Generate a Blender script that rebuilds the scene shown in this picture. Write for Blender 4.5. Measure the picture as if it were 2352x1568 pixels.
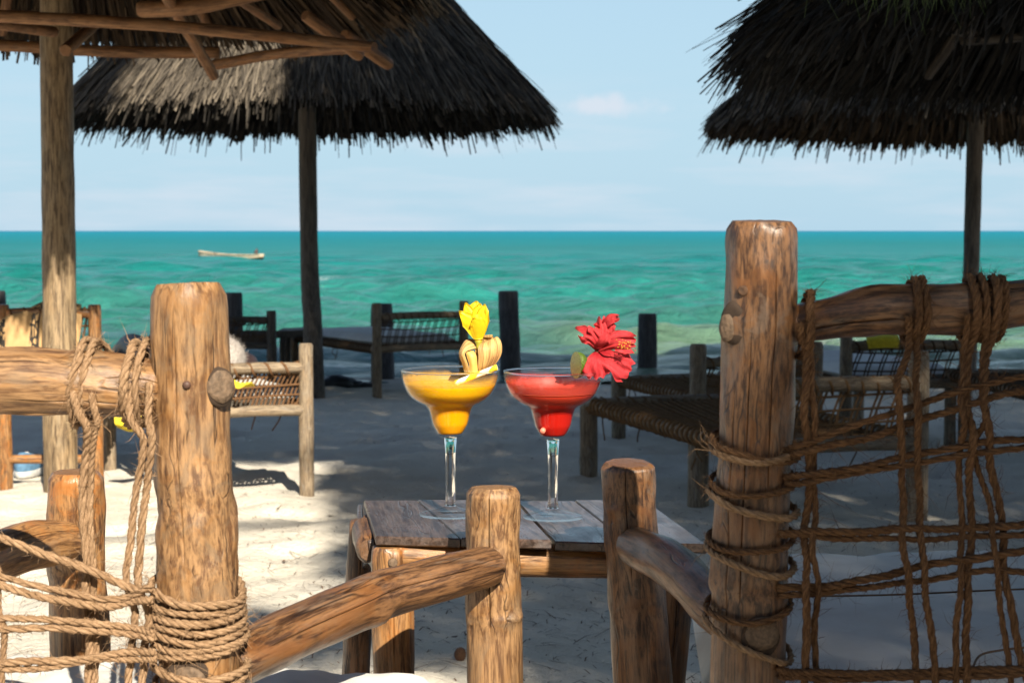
import bpy, math, random
import numpy as np
from mathutils import Vector, Matrix

# ------------------------------------------------------------------ camera, sky, sun, exposure
for o in list(bpy.data.objects):
    bpy.data.objects.remove(o)
SC = bpy.context.scene
COL = SC.collection
EYE = 0.88
FD = 3905.0                      # focal length in pixels of a 2352-wide frame
PITCH = math.atan(254.0 / FD)
cam_data = bpy.data.cameras.new('camera')
cam = bpy.data.objects.new('camera', cam_data)
COL.objects.link(cam)
cam.location = (0, 0, EYE)
cam.rotation_euler = (math.pi / 2 - PITCH, 0, 0)
cam_data.sensor_width = 36.0
cam_data.lens = FD / 2352.0 * 36.0
cam_data.clip_start = 0.05
cam_data.clip_end = 20000
cam_data.dof.use_dof = True
cam_data.dof.focus_distance = 2.03
cam_data.dof.aperture_fstop = 17
SC.camera = cam

SUN_EL = math.radians(36)
SUN_AZ = math.radians(17)        # right of straight behind the camera
S = Vector((math.sin(SUN_AZ) * math.cos(SUN_EL), -math.cos(SUN_AZ) * math.cos(SUN_EL), math.sin(SUN_EL)))
world = bpy.data.worlds.new('World')
SC.world = world
world.use_nodes = True
wn, wl = world.node_tree.nodes, world.node_tree.links
wn.clear()
w_out = wn.new('ShaderNodeOutputWorld')
w_bg = wn.new('ShaderNodeBackground')
w_sky = wn.new('ShaderNodeTexSky')
w_sky.sky_type = 'NISHITA'
w_sky.sun_disc = False
w_sky.sun_elevation = SUN_EL
w_sky.sun_rotation = math.pi - SUN_AZ
w_sky.altitude = 0
w_sky.air_density = 1.0
w_sky.dust_density = 0.8
w_sky.ozone_density = 1.5
w_bg.inputs['Strength'].default_value = 0.056
# thin fair-weather clouds low over the horizon, all the way round, and one small puff
w_co = wn.new('ShaderNodeTexCoord')
w_map = wn.new('ShaderNodeMapping')
w_map.inputs['Scale'].default_value = (3.2, 3.2, 26.0)
wl.new(w_co.outputs['Generated'], w_map.inputs['Vector'])
w_n = wn.new('ShaderNodeTexNoise')
w_n.inputs['Scale'].default_value = 2.1
w_n.inputs['Detail'].default_value = 6
w_n.inputs['Roughness'].default_value = 0.55
wl.new(w_map.outputs['Vector'], w_n.inputs['Vector'])
w_r = wn.new('ShaderNodeMapRange')
w_r.inputs['From Min'].default_value = 0.46
w_r.inputs['From Max'].default_value = 0.74
wl.new(w_n.outputs['Fac'], w_r.inputs['Value'])
w_sep = wn.new('ShaderNodeSeparateXYZ')
wl.new(w_co.outputs['Generated'], w_sep.inputs['Vector'])
w_band = wn.new('ShaderNodeMapRange')
w_band.inputs['From Min'].default_value = 0.10
w_band.inputs['From Max'].default_value = 0.035
wl.new(w_sep.outputs['Z'], w_band.inputs['Value'])
w_mul = wn.new('ShaderNodeMath'); w_mul.operation = 'MULTIPLY'
wl.new(w_r.outputs['Result'], w_mul.inputs[0]); wl.new(w_band.outputs['Result'], w_mul.inputs[1])
w_haze = wn.new('ShaderNodeMapRange'); w_haze.interpolation_type = 'SMOOTHSTEP'   # marine haze low over the sea
w_haze.inputs['From Min'].default_value = 0.55; w_haze.inputs['From Max'].default_value = -0.02
w_haze.inputs['To Max'].default_value = 0.92
wl.new(w_sep.outputs['Z'], w_haze.inputs['Value'])
w_mulb = wn.new('ShaderNodeMath'); w_mulb.operation = 'MULTIPLY'
wl.new(w_mul.outputs[0], w_mulb.inputs[0]); w_mulb.inputs[1].default_value = 0.75
w_mul2 = wn.new('ShaderNodeMath'); w_mul2.operation = 'ADD'
wl.new(w_mulb.outputs[0], w_mul2.inputs[0]); w_mul2.inputs[1].default_value = 0.0
w_hm = wn.new('ShaderNodeMix'); w_hm.data_type = 'RGBA'
wl.new(w_haze.outputs['Result'], w_hm.inputs['Factor']); wl.new(w_sky.outputs['Color'], w_hm.inputs['A'])
w_hm.inputs['B'].default_value = (3.85, 5.65, 6.95, 1)
# puff
pd = Vector(((1385 - 1176) / FD, 1.0, (530 - 247) / FD)).normalized()
w_sub = wn.new('ShaderNodeVectorMath'); w_sub.operation = 'SUBTRACT'
wl.new(w_co.outputs['Generated'], w_sub.inputs[0]); w_sub.inputs[1].default_value = pd
w_sc = wn.new('ShaderNodeVectorMath'); w_sc.operation = 'MULTIPLY'
wl.new(w_sub.outputs[0], w_sc.inputs[0]); w_sc.inputs[1].default_value = (27, 27, 118)
w_len = wn.new('ShaderNodeVectorMath'); w_len.operation = 'LENGTH'
wl.new(w_sc.outputs[0], w_len.inputs[0])
w_n2 = wn.new('ShaderNodeTexNoise'); w_n2.inputs['Scale'].default_value = 70; w_n2.inputs['Detail'].default_value = 5
wl.new(w_co.outputs['Generated'], w_n2.inputs['Vector'])
w_add = wn.new('ShaderNodeMath'); w_add.operation = 'MULTIPLY_ADD'
wl.new(w_n2.outputs['Fac'], w_add.inputs[0]); w_add.inputs[1].default_value = 1.7; wl.new(w_len.outputs['Value'], w_add.inputs[2])
w_pf = wn.new('ShaderNodeMapRange'); w_pf.interpolation_type = 'SMOOTHSTEP'
w_pf.inputs['From Min'].default_value = 2.0; w_pf.inputs['From Max'].default_value = 0.95
w_pf.inputs['To Max'].default_value = 1.0
wl.new(w_add.outputs[0], w_pf.inputs['Value'])
w_max = wn.new('ShaderNodeMath'); w_max.operation = 'MAXIMUM'
wl.new(w_mul2.outputs[0], w_max.inputs[0]); wl.new(w_pf.outputs['Result'], w_max.inputs[1])
w_mix = wn.new('ShaderNodeMix'); w_mix.data_type = 'RGBA'
wl.new(w_max.outputs[0], w_mix.inputs['Factor'])
wl.new(w_hm.outputs['Result'], w_mix.inputs['A'])
w_mix.inputs['B'].default_value = (5.6, 6.3, 7.1, 1)
wl.new(w_mix.outputs['Result'], w_bg.inputs['Color'])
wl.new(w_bg.outputs['Background'], w_out.inputs['Surface'])

sun_data = bpy.data.lights.new('sun', 'SUN')
sun_data.energy = 5.0
sun_data.angle = math.radians(0.53)
sun_data.color = (1.0, 0.90, 0.74)
sun = bpy.data.objects.new('sun', sun_data)
COL.objects.link(sun)
sun.rotation_euler = (-S).to_track_quat('-Z', 'Y').to_euler()

SC.view_settings.view_transform = 'Standard'
SC.view_settings.look = 'None'
SC.view_settings.gamma = 1
SC.view_settings.exposure = 1.15
SC.view_settings.use_curve_mapping = False
SC.render.engine = 'CYCLES'
SC.cycles.use_denoising = True
SC.cycles.max_bounces = 10
SC.cycles.transparent_max_bounces = 24
SC.cycles.sample_clamp_indirect = 6

# ------------------------------------------------------------------ helpers
_F = Vector((0, math.cos(PITCH), -math.sin(PITCH)))
_U = Vector((0, math.sin(PITCH), math.cos(PITCH)))
_R = Vector((1, 0, 0))
CAMP = Vector((0, 0, EYE))
def ray(px, py):
    return _F + _R * ((px - 1176) / FD) + _U * ((784 - py) / FD)
def at(px, py, y):
    """measured point of the photograph, at y metres from the camera"""
    d = ray(px, py)
    return CAMP + d * (y / d.y)
def atz(px, py, z):
    d = ray(px, py)
    return CAMP + d * ((z - EYE) / d.z)
def ground(x, y):
    return -0.033 * max(0.0, y - 3.0)
SEA_Z = -0.37
RNG = np.random.default_rng(7)
random.seed(7)

def nz(x, y, z, seed=0):
    """cheap smooth noise in -1..1 (sum of sines), vectorised"""
    s = seed * 1.37
    return (np.sin(x * 1.7 + y * 2.3 - z * 1.1 + s) + np.sin(-x * 2.9 + y * 1.3 + z * 2.1 + 2.1 * s)
            + np.sin(x * 1.1 - y * 3.1 + z * 2.7 + 3.3 * s) + np.sin(x * 3.7 + y * 0.7 + z * 3.3 + 0.7 * s)) / 4.0

class MB:
    def __init__(self):
        self.v, self.q, self.t, self.g, self.n = [], [], [], [], 0
        self.qm, self.tm = [], []
    def add(self, V, quads=None, tris=None, grain=None, mat=0):
        V = np.asarray(V, float)
        self.v.append(V)
        self.g.append(np.asarray(grain, float) if grain is not None else V.copy())
        if quads is not None and len(quads):
            q = np.asarray(quads, np.int64) + self.n
            self.q.append(q); self.qm.append(np.full(len(q), mat))
        if tris is not None and len(tris):
            t = np.asarray(tris, np.int64) + self.n
            self.t.append(t); self.tm.append(np.full(len(t), mat))
        self.n += len(V)
        return self
    def build(self, name, mats, parent=None, smooth=True, local=False):
        if not isinstance(mats, (list, tuple)):
            mats = [mats]
        V = np.concatenate(self.v)
        G = np.concatenate(self.g)
        org = np.zeros(3)
        p = parent
        while p is not None and not local:
            org = org + np.array(p.location)
            p = p.parent
        V = V - org
        q = np.concatenate(self.q) if self.q else np.zeros((0, 4), np.int64)
        t = np.concatenate(self.t) if self.t else np.zeros((0, 3), np.int64)
        me = bpy.data.meshes.new(name)
        me.vertices.add(len(V)); me.vertices.foreach_set('co', V.astype(np.float32).ravel())
        nl = len(q) * 4 + len(t) * 3
        me.loops.add(nl)
        me.loops.foreach_set('vertex_index', np.concatenate([q.ravel(), t.ravel()]).astype(np.int32))
        me.polygons.add(len(q) + len(t))
        st = np.concatenate([np.arange(len(q)) * 4, len(q) * 4 + np.arange(len(t)) * 3]).astype(np.int32)
        me.polygons.foreach_set('loop_start', st)
        mi = np.concatenate((self.qm if self.qm else []) + (self.tm if self.tm else [])).astype(np.int32)
        for m in mats:
            me.materials.append(m)
        me.polygons.foreach_set('material_index', mi)
        me.polygons.foreach_set('use_smooth', np.full(len(q) + len(t), smooth))
        me.update(calc_edges=True)
        at_ = me.attributes.new('grain', 'FLOAT_VECTOR', 'POINT')
        at_.data.foreach_set('vector', G.astype(np.float32).ravel())
        o = bpy.data.objects.new(name, me)
        COL.objects.link(o)
        if parent is not None:
            o.parent = parent
        return o

def root(name, loc, label, cat, group=None, rz=0.0):
    o = bpy.data.objects.new(name, None)
    o.empty_display_size = 0.1
    COL.objects.link(o)
    o.location = loc
    o.rotation_euler = (0, 0, rz)
    tag(o, label, cat, group)
    return o
def tag(o, label=None, cat=None, group=None, kind=None):
    if label: o['label'] = label
    if cat: o['category'] = cat
    if group: o['group'] = group
    if kind: o['kind'] = kind
    return o

def cr(pts, n):
    """Catmull-Rom through pts, n samples"""
    P = np.array([list(p) for p in pts], float)
    if len(P) == 2:
        s = np.linspace(0, 1, n)[:, None]
        return P[0] * (1 - s) + P[1] * s
    P = np.vstack([2 * P[0] - P[1], P, 2 * P[-1] - P[-2]])
    m = len(P) - 3
    u = np.linspace(0, m - 1e-6, n)
    i = u.astype(int); f = (u - i)[:, None]
    p0, p1, p2, p3 = P[i], P[i + 1], P[i + 2], P[i + 3]
    return 0.5 * (2 * p1 + (p2 - p0) * f + (2 * p0 - 5 * p1 + 4 * p2 - p3) * f ** 2 + (3 * p1 - p0 - 3 * p2 + p3) * f ** 3)
def crs(vals, n):
    vals = list(vals)
    if len(vals) == 1: return np.full(n, vals[0])
    return np.interp(np.linspace(0, 1, n), np.linspace(0, 1, len(vals)), vals)

def frames(P):
    T = np.gradient(P, axis=0)
    T /= np.linalg.norm(T, axis=1)[:, None] + 1e-12
    N = np.zeros_like(P)
    a = np.array([0, -1.0, 0]) if abs(T[0][1]) < 0.8 else np.array([0, 0, 1.0])
    n = a - T[0] * a.dot(T[0]); n /= np.linalg.norm(n)
    for i in range(len(P)):
        n = n - T[i] * n.dot(T[i]); n /= np.linalg.norm(n) + 1e-12
        N[i] = n
    B = np.cross(T, N)
    return T, N, B
def gridq(n, m, wrap=True, off=0):
    i = np.arange(n - 1)[:, None]
    j = np.arange(m if wrap else m - 1)[None, :]
    a = i * m + j; b = i * m + (j + 1) % m
    return np.stack([a, b, b + m, a + m], -1).reshape(-1, 4) + off

def tube(mb, P, rad, seg=6, mat=0, seed=0.0, caps=True, gscale=1.0):
    P = np.asarray(P, float); n = len(P)
    rad = np.broadcast_to(np.asarray(rad, float), (n,))
    T, N, B = frames(P)
    a = np.linspace(0, 2 * np.pi, seg, endpoint=False)
    V = P[:, None] + (N[:, None] * np.cos(a)[None, :, None] + B[:, None] * np.sin(a)[None, :, None]) * rad[:, None, None]
    L = np.concatenate([[0], np.cumsum(np.linalg.norm(np.diff(P, axis=0), axis=1))])
    G = np.stack([np.cos(a)[None] * rad[:, None] + seed, np.sin(a)[None] * rad[:, None] + seed * 1.7, np.repeat(L[:, None], seg, 1) * gscale], -1)
    q = gridq(n, seg)
    tr = None
    V = V.reshape(-1, 3); G = G.reshape(-1, 3)
    if caps:
        V = np.vstack([V, P[0], P[-1]]); G = np.vstack([G, [seed, seed * 1.7, 0], [seed, seed * 1.7, L[-1]]])
        k = n * seg
        j = np.arange(seg)
        tr = np.vstack([np.stack([np.full(seg, k), (j + 1) % seg, j], -1),
                        np.stack([np.full(seg, k + 1), (n - 1) * seg + j, (n - 1) * seg + (j + 1) % seg], -1)])
    mb.add(V, q, tr, G, mat)

def log(mb, pts, rads, seg=32, step=0.02, seed=0, rough=0.035, facet=7, bevel=0.5, cracks=(), knots=(), tip=0.78, both=True, capmat=0, tilt=0.0, lump=1.0):
    """hewn round log; cracks = (angle, v0, v1, halfwidth_rad, depth); knots = (angle, v, radius, height)"""
    P0 = cr(pts, 60)
    Ltot = np.linalg.norm(np.diff(P0, axis=0), axis=1).sum()
    n = max(8, int(Ltot / step))
    P = cr(pts, n)
    R = crs(rads, n)
    s = np.linspace(0, Ltot, n)
    rm = R.mean()
    bl = bevel * rm
    # extra rings at the ends for a chamfer
    e = np.array([0, 0.12, 0.45, 1.0]) * bl
    s2 = np.unique(np.concatenate([e, s[(s > bl * 1.2) & (s < Ltot - bl * 1.2)], Ltot - e]))
    P = np.stack([np.interp(s2, s, P[:, k]) for k in range(3)], -1)
    R = np.interp(s2, s, R); s = s2; n = len(s)
    angs = list(np.linspace(0, 2 * np.pi, seg, endpoint=False))
    for c in cracks:
        for k in (-2, -1, 0, 1, 2):
            angs.append((c[0] + k * c[3]) % (2 * np.pi))
    angs = np.array(sorted(set(np.round(angs, 5))))
    m = len(angs)
    T, N, B = frames(P)
    ca, sa = np.cos(angs), np.sin(angs)
    S2, A2 = np.meshgrid(s, angs, indexing='ij')
    CA, SA = np.cos(A2), np.sin(A2)
    mod = 1 + rough * lump * 1.3 * nz(CA * 1.1, SA * 1.1, S2 / rm * 0.22, seed) + rough * nz(CA * 2.1 + 3, SA * 2.1, S2 / rm * 0.55, seed + 5) + rough * 0.35 * nz(CA * 6, SA * 6, S2 / rm * 0.5, seed + 9)
    fa = 2 * np.pi / facet
    fmod = np.cos(fa / 2) / np.cos(((A2 + seed) % fa) - fa / 2)
    dend = np.minimum(S2 if both else 1e9 + 0 * S2, Ltot - S2)
    w = np.clip(1 - dend / (bl * 1.3 + 1e-9), 0, 1)
    mod = mod * (1 + w * (fmod * 1.02 - 1)) * (1 - (1 - tip) * np.clip(1 - dend / (bl + 1e-9), 0, 1) ** 1.3)
    f2 = 2 * np.pi / 9
    hew = np.cos(f2 / 2) / np.cos(((A2 + seed * 1.3 + 0.25 * np.sin(S2 / rm * 0.35 + seed)) % f2) - f2 / 2)
    mod = mod * (1 + 0.45 * (hew * 1.015 - 1))
    RR = R[:, None] * mod
    for (ca0, v0, v1, hw, dp) in cracks:
        wander = hw * 1.0 * np.sin(S2 / rm * 0.9 + seed)
        da = np.abs((A2 - ca0 + np.pi) % (2 * np.pi) - np.pi)
        vv = S2 / Ltot
        env = np.clip((vv - v0) / 0.05, 0, 1) * np.clip((v1 - vv) / 0.08, 0, 1)
        RR = RR - dp * env * np.clip(1 - da / (hw * 1.2), 0, 1)
    for (ka, kv, kr, kh) in knots:
        da = ((A2 - ka + np.pi) % (2 * np.pi) - np.pi) * R[:, None]
        d2 = (da ** 2 + (S2 - kv * Ltot) ** 2) / kr ** 2
        RR = RR + kh * np.exp(-d2)
    V = P[:, None] + (N[:, None] * ca[None, :, None] + B[:, None] * sa[None, :, None]) * RR[..., None]
    if tilt:
        k = np.clip((S2 - (Ltot - bl)) / bl, 0, 1)[..., None]
        V = V + T[:, None] * (k * (CA * tilt + SA * tilt * 0.5)[..., None] * R[:, None, None])
    sd = seed * 3.17
    G = np.stack([CA * RR + sd, SA * RR + sd * 0.6, S2 + sd], -1).reshape(-1, 3)
    V = V.reshape(-1, 3)
    q = gridq(n, m)
    mb.add(V, q, None, G)
    # end caps: inner ring + centre, slightly uneven
    for end in (0, 1):
        i = 0 if end == 0 else n - 1
        ring = V[i * m:(i + 1) * m]
        c = ring.mean(0)
        sgn = -1 if end == 0 else 1
        inner = c + (ring - c) * 0.55 + T[i] * sgn * (0.02 * R[i] * (1 + nz(ca * 3, sa * 3, seed, seed)))[:, None]
        VV = np.vstack([ring, inner, c + T[i] * sgn * R[i] * 0.03])
        g0 = np.stack([ca * 0.8 * rm, sa * 0.8 * rm, np.full(m, 5.0)], -1) + sd
        GG = np.vstack([g0, g0 * 0.55 + sd * 0.45, [[sd, sd, 5 + sd]]])
        j = np.arange(m); j2 = (j + 1) % m
        if end == 0:
            qq = np.stack([j2, j, j + m, j2 + m], -1); tt = np.stack([j2 + m, j + m, np.full(m, 2 * m)], -1)
        else:
            qq = np.stack([j, j2, j2 + m, j + m], -1); tt = np.stack([j + m, j2 + m, np.full(m, 2 * m)], -1)
        mb.add(VV, qq, tt, GG, capmat)

def rope(mb, pts, r=0.0045, twist=0.030, step=0.0035, fuzz=1.0, seed=0, strands=3, seg=6):
    """laid rope: strands winding round each other, with loose fibres"""
    P0 = cr(pts, 80)
    L = np.linalg.norm(np.diff(P0, axis=0), axis=1).sum()
    n = max(10, int(L / step))
    P = cr(pts, n)
    s = np.linspace(0, L, n)
    P = P + np.stack([nz(s * 34, s * 0, s * 0 + seed, seed), nz(s * 26, s * 0, s * 0 + seed + 3, seed + 2), nz(s * 28, s * 0, s * 0, seed + 4)], -1) * r * 0.6
    T, N, B = frames(P)
    rs = r * 0.56
    wob = 1 + 0.16 * nz(s * 60, s * 0, s * 0, seed) + 0.10 * nz(s * 210, s * 0, s * 0, seed + 1)
    for k in range(strands):
        a = 2 * np.pi * (s / twist + k / strands) + seed + 0.9 * nz(s * 22, s * 0, s * 0, seed + 6)
        C = P + (N * np.cos(a)[:, None] + B * np.sin(a)[:, None]) * (r * 0.50)
        tube(mb, C, rs * wob, seg, 0, seed + k * 0.013, True)
    nf = int(L * 900 * fuzz)
    if nf > 0:
        rg = np.random.default_rng(int(seed * 97) + 11)
        i = rg.integers(1, n - 2, nf)
        a = rg.uniform(0, 2 * np.pi, nf)
        d = N[i] * np.cos(a)[:, None] + B[i] * np.sin(a)[:, None]
        b = P[i] + d * r * 0.8
        ln = rg.gamma(1.2, 0.0045, nf)[:, None] + 0.002
        dirv = d * 0.75 + T[i] * rg.uniform(-1, 1, nf)[:, None] + rg.normal(0, 0.3, (nf, 3))
        mid = b + dirv * ln * 0.5
        tipv = mid + (dirv + rg.normal(0, 0.6, (nf, 3))) * ln * 0.5
        w = np.cross(dirv, rg.normal(0, 1, (nf, 3))); w /= np.linalg.norm(w, axis=1)[:, None] + 1e-9
        w *= 0.00021
        V = np.stack([b - w, b + w, mid + w, mid - w, tipv], 1).reshape(-1, 3)
        k = np.arange(nf)[:, None] * 5
        mb.add(V, k + np.array([[0, 1, 2, 3]]), k + np.array([[3, 2, 4]]), V * 3)

def lathe(mb, prof, seg=64, center=(0, 0, 0), mat=0):
    prof = np.array(prof, float); n = len(prof)
    a = np.linspace(0, 2 * np.pi, seg, endpoint=False)
    V = np.stack([prof[:, 0][:, None] * np.cos(a), prof[:, 0][:, None] * np.sin(a), np.repeat(prof[:, 1][:, None], seg, 1)], -1) + np.array(center)
    mb.add(V.reshape(-1, 3), gridq(n, seg)[:, ::-1][:, [3, 2, 1, 0]], None, None, mat)
def smooth_prof(pts, n):
    return cr([(p[0], p[1], 0) for p in pts], n)[:, :2]

def sheet(mb, V, thick=0.0, mat=0, flip=False):
    """n x m x 3 array of points -> a sheet, doubled with thickness if given"""
    V = np.asarray(V, float); n, m = V.shape[:2]
    q = gridq(n, m, False)
    du = np.gradient(V, axis=0); dv = np.gradient(V, axis=1)
    N = np.cross(du, dv); N /= np.linalg.norm(N, axis=2)[..., None] + 1e-12
    u, v = np.meshgrid(np.linspace(0, 1, n), np.linspace(0, 1, m), indexing='ij')
    G = np.stack([u, v, 0 * u], -1).reshape(-1, 3)
    if thick == 0:
        mb.add(V.reshape(-1, 3), q, None, G, mat); return
    A = (V + N * thick / 2).reshape(-1, 3); Bv = (V - N * thick / 2).reshape(-1, 3)
    k = n * m
    edge = np.concatenate([np.arange(m), np.arange(1, n) * m + m - 1, (n - 1) * m + np.arange(m - 2, -1, -1), np.arange(n - 2, 0, -1) * m])
    e2 = np.roll(edge, -1)
    qe = np.stack([edge, e2, e2 + k, edge + k], -1)
    mb.add(np.vstack([A, Bv]), np.vstack([q, q[:, ::-1] + k, qe]), None, np.vstack([G, G]), mat)

def slab(mb, corners, thick, mat=0, bev=0.002, res=1, seed=0, warp=0.0):
    """plank: four top corners (a quad) and a thickness, with slightly eased edges"""
    C = np.array([list(c) for c in corners], float)
    cen = C.mean(0)
    d = C - cen; ln = np.linalg.norm(d, axis=1)[:, None]
    up = np.cross(C[1] - C[0], C[3] - C[0]); up /= np.linalg.norm(up)
    if up[2] < 0: up = -up
    ins = C - d / ln * bev * 1.4
    rings = [ins, C - up * bev, C - up * (thick - bev), ins - up * thick]
    V = np.vstack(rings)
    if warp: V = V + up * (warp * nz(V[:, 0] * 20, V[:, 1] * 20, V[:, 2] * 0, seed))[:, None]
    q = [[0, 1, 2, 3], [15, 14, 13, 12]]
    for r in range(3):
        for j in range(4):
            q.append([r * 4 + (j + 1) % 4, r * 4 + j, (r + 1) * 4 + j, (r + 1) * 4 + (j + 1) % 4])
    sd = seed * 2.3
    ex = C[3] - C[0]; ex /= np.linalg.norm(ex); ey = np.cross(up, ex)
    G = np.stack([(V - cen) @ ey + sd, (V - cen) @ up + sd, (V - cen) @ ex + sd], -1)
    mb.add(V, q, None, G, mat)

# ------------------------------------------------------------------ materials
class NT:
    def __init__(self, name):
        self.m = bpy.data.materials.new(name); self.m.use_nodes = True
        self.n = self.m.node_tree.nodes; self.l = self.m.node_tree.links
        self.n.clear()
        self.out = self.n.new('ShaderNodeOutputMaterial')
    def new(self, t, **kw):
        nd = self.n.new(t)
        for k, v in kw.items():
            if k in nd.inputs: nd.inputs[k].default_value = v
            else: setattr(nd, k, v)
        return nd
    def link(self, a, b): self.l.new(a, b)
    def bsdf(self, **kw):
        b = self.n.new('ShaderNodeBsdfPrincipled')
        for k, v in kw.items():
            b.inputs[k.replace('_', ' ')].default_value = v
        self.l.new(b.outputs[0], self.out.inputs['Surface'])
        return b
    def mix(self, fac, a, b, blend='MIX'):
        nd = self.n.new('ShaderNodeMix'); nd.data_type = 'RGBA'; nd.blend_type = blend
        for sock, val in ((nd.inputs['Factor'], fac), (nd.inputs['A'], a), (nd.inputs['B'], b)):
            if hasattr(val, 'is_output'): self.l.new(val, sock)
            elif isinstance(val, (int, float)): sock.default_value = val
            else: sock.default_value = (*val, 1)
        return nd.outputs['Result']
    def rng(self, v, a, b, c=0.0, d=1.0, smooth=True):
        nd = self.n.new('ShaderNodeMapRange')
        if smooth: nd.interpolation_type = 'SMOOTHSTEP'
        nd.inputs['From Min'].default_value = a; nd.inputs['From Max'].default_value = b
        nd.inputs['To Min'].default_value = c; nd.inputs['To Max'].default_value = d
        self.l.new(v, nd.inputs['Value'])
        return nd.outputs['Result']
    def math(self, op, a, b=0.0):
        nd = self.n.new('ShaderNodeMath'); nd.operation = op
        for i, x in enumerate((a, b)):
            if hasattr(x, 'is_output'): self.l.new(x, nd.inputs[i])
            else: nd.inputs[i].default_value = x
        return nd.outputs[0]
    def noise(self, vec, scale, detail=5, rough=0.6, dist=0.0):
        nd = self.n.new('ShaderNodeTexNoise')
        nd.inputs['Scale'].default_value = scale; nd.inputs['Detail'].default_value = detail
        nd.inputs['Roughness'].default_value = rough; nd.inputs['Distortion'].default_value = dist
        if vec is not None: self.l.new(vec, nd.inputs['Vector'])
        return nd.outputs['Fac']
    def mapping(self, vec, scale):
        nd = self.n.new('ShaderNodeMapping'); nd.inputs['Scale'].default_value = scale
        self.l.new(vec, nd.inputs['Vector']); return nd.outputs[0]
    def attr(self, name='grain'):
        nd = self.n.new('ShaderNodeAttribute'); nd.attribute_name = name
        return nd.outputs['Vector']
    def bump(self, h, strength, dist, bsdf, prev=None):
        nd = self.n.new('ShaderNodeBump'); nd.inputs['Strength'].default_value = strength; nd.inputs['Distance'].default_value = dist
        self.l.new(h, nd.inputs['Height'])
        if prev is not None: self.l.new(prev, nd.inputs['Normal'])
        if bsdf is not None: self.l.new(nd.outputs[0], bsdf.inputs['Normal'])
        return nd.outputs[0]

def wood(name, tan, dark, accent, grey, grey_amt=0.4, acc_amt=0.5, rough=0.5, scale=1.0, check=0.6, bump=0.5, coat=0.0):
    tan, dark, accent, grey = [tuple(x * 0.80 for x in c_) for c_ in (tan, dark, accent, grey)]
    t = NT(name)
    g = t.attr()
    b = t.bsdf(Roughness=rough)
    gs = t.mapping(g, (1, 1, 0.10))
    streak = t.noise(gs, 190 * scale, 6, 0.65, 0.4)
    streak2 = t.noise(t.mapping(g, (1, 1, 0.09)), 55 * scale, 4, 0.6, 0.5)
    patch = t.noise(t.mapping(g, (1, 1, 0.5)), 26 * scale, 6, 0.68, 0.8)
    patch2 = t.noise(t.mapping(g, (1, 1, 0.4)), 30 * scale, 6, 0.68, 0.9)
    c = t.mix(t.rng(streak, 0.38, 0.60), dark, tan)
    fine = t.noise(t.mapping(g, (1, 1, 0.07)), 430 * scale, 5, 0.75, 0.3)
    c = t.mix(t.math('MULTIPLY', t.rng(fine, 0.52, 0.66), 0.55), c, tuple(x * 0.45 for x in dark))
    c = t.mix(t.math('MULTIPLY', t.rng(fine, 0.46, 0.34), 0.35), c, tuple(min(1, x * 1.35 + 0.03) for x in tan))
    c = t.mix(t.math('MULTIPLY', t.rng(patch, 0.50, 0.64), acc_amt), c, accent)
    c = t.mix(t.math('MULTIPLY', t.rng(patch2, 0.52, 0.66), grey_amt), c, grey)
    c = t.mix(t.math('MULTIPLY', t.rng(streak2, 0.56, 0.72), 0.65), c, dark)
    # fine drying checks
    vo = t.new('ShaderNodeTexVoronoi', feature='DISTANCE_TO_EDGE'); vo.inputs['Scale'].default_value = 75 * scale
    gsn = t.new('ShaderNodeVectorMath', operation='ADD')
    nzc = t.n.new('ShaderNodeTexNoise'); nzc.inputs['Scale'].default_value = 30 * scale
    t.link(t.mapping(g, (1, 1, 0.3)), nzc.inputs['Vector'])
    sc = t.new('ShaderNodeVectorMath', operation='SCALE'); sc.inputs['Scale'].default_value = 0.02
    t.link(nzc.outputs['Color'], sc.inputs[0]); t.link(t.mapping(g, (1, 1, 0.03)), gsn.inputs[0]); t.link(sc.outputs[0], gsn.inputs[1])
    t.link(gsn.outputs[0], vo.inputs['Vector'])
    line = t.rng(vo.outputs['Distance'], 0.0, 0.05, 1.0, 0.0)
    gate = t.rng(t.noise(t.mapping(g, (1, 1, 0.2)), 40 * scale, 2), 0.5, 0.62)
    ck = t.math('MULTIPLY', t.math('MULTIPLY', line, gate), check)
    c = t.mix(ck, c, (dark[0] * 0.25, dark[1] * 0.22, dark[2] * 0.2))
    # worm holes / nail spots
    v2 = t.new('ShaderNodeTexVoronoi'); v2.inputs['Scale'].default_value = 38 * scale
    t.link(t.mapping(g, (1, 1, 0.5)), v2.inputs['Vector'])
    spot = t.math('MULTIPLY', t.rng(v2.outputs['Distance'], 0.05, 0.09, 1.0, 0.0), 0.55)
    c = t.mix(spot, c, dark)
    t.link(c, b.inputs['Base Color'])
    h = t.math('ADD', t.math('ADD', t.math('MULTIPLY', streak, 0.6), t.math('MULTIPLY', fine, 0.6)), t.math('MULTIPLY', ck, -1.2))
    t.bump(h, bump, 0.0016 / scale, b)
    t.link(t.rng(patch, 0.3, 0.7, rough + 0.12, rough - 0.12), b.inputs['Roughness'])
    b.inputs['Specular IOR Level'].default_value = 0.5
    if coat:
        b.inputs['Coat Weight'].default_value = coat; b.inputs['Coat Roughness'].default_value = 0.28
    return t.m
M = {}
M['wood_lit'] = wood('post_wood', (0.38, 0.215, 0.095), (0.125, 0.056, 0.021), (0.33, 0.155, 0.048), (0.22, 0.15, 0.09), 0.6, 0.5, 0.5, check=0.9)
M['wood_orange'] = wood('varnished_wood', (0.41, 0.21, 0.078), (0.115, 0.048, 0.016), (0.44, 0.16, 0.035), (0.40, 0.26, 0.15), 0.4, 0.7, 0.42, coat=0.15)
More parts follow.
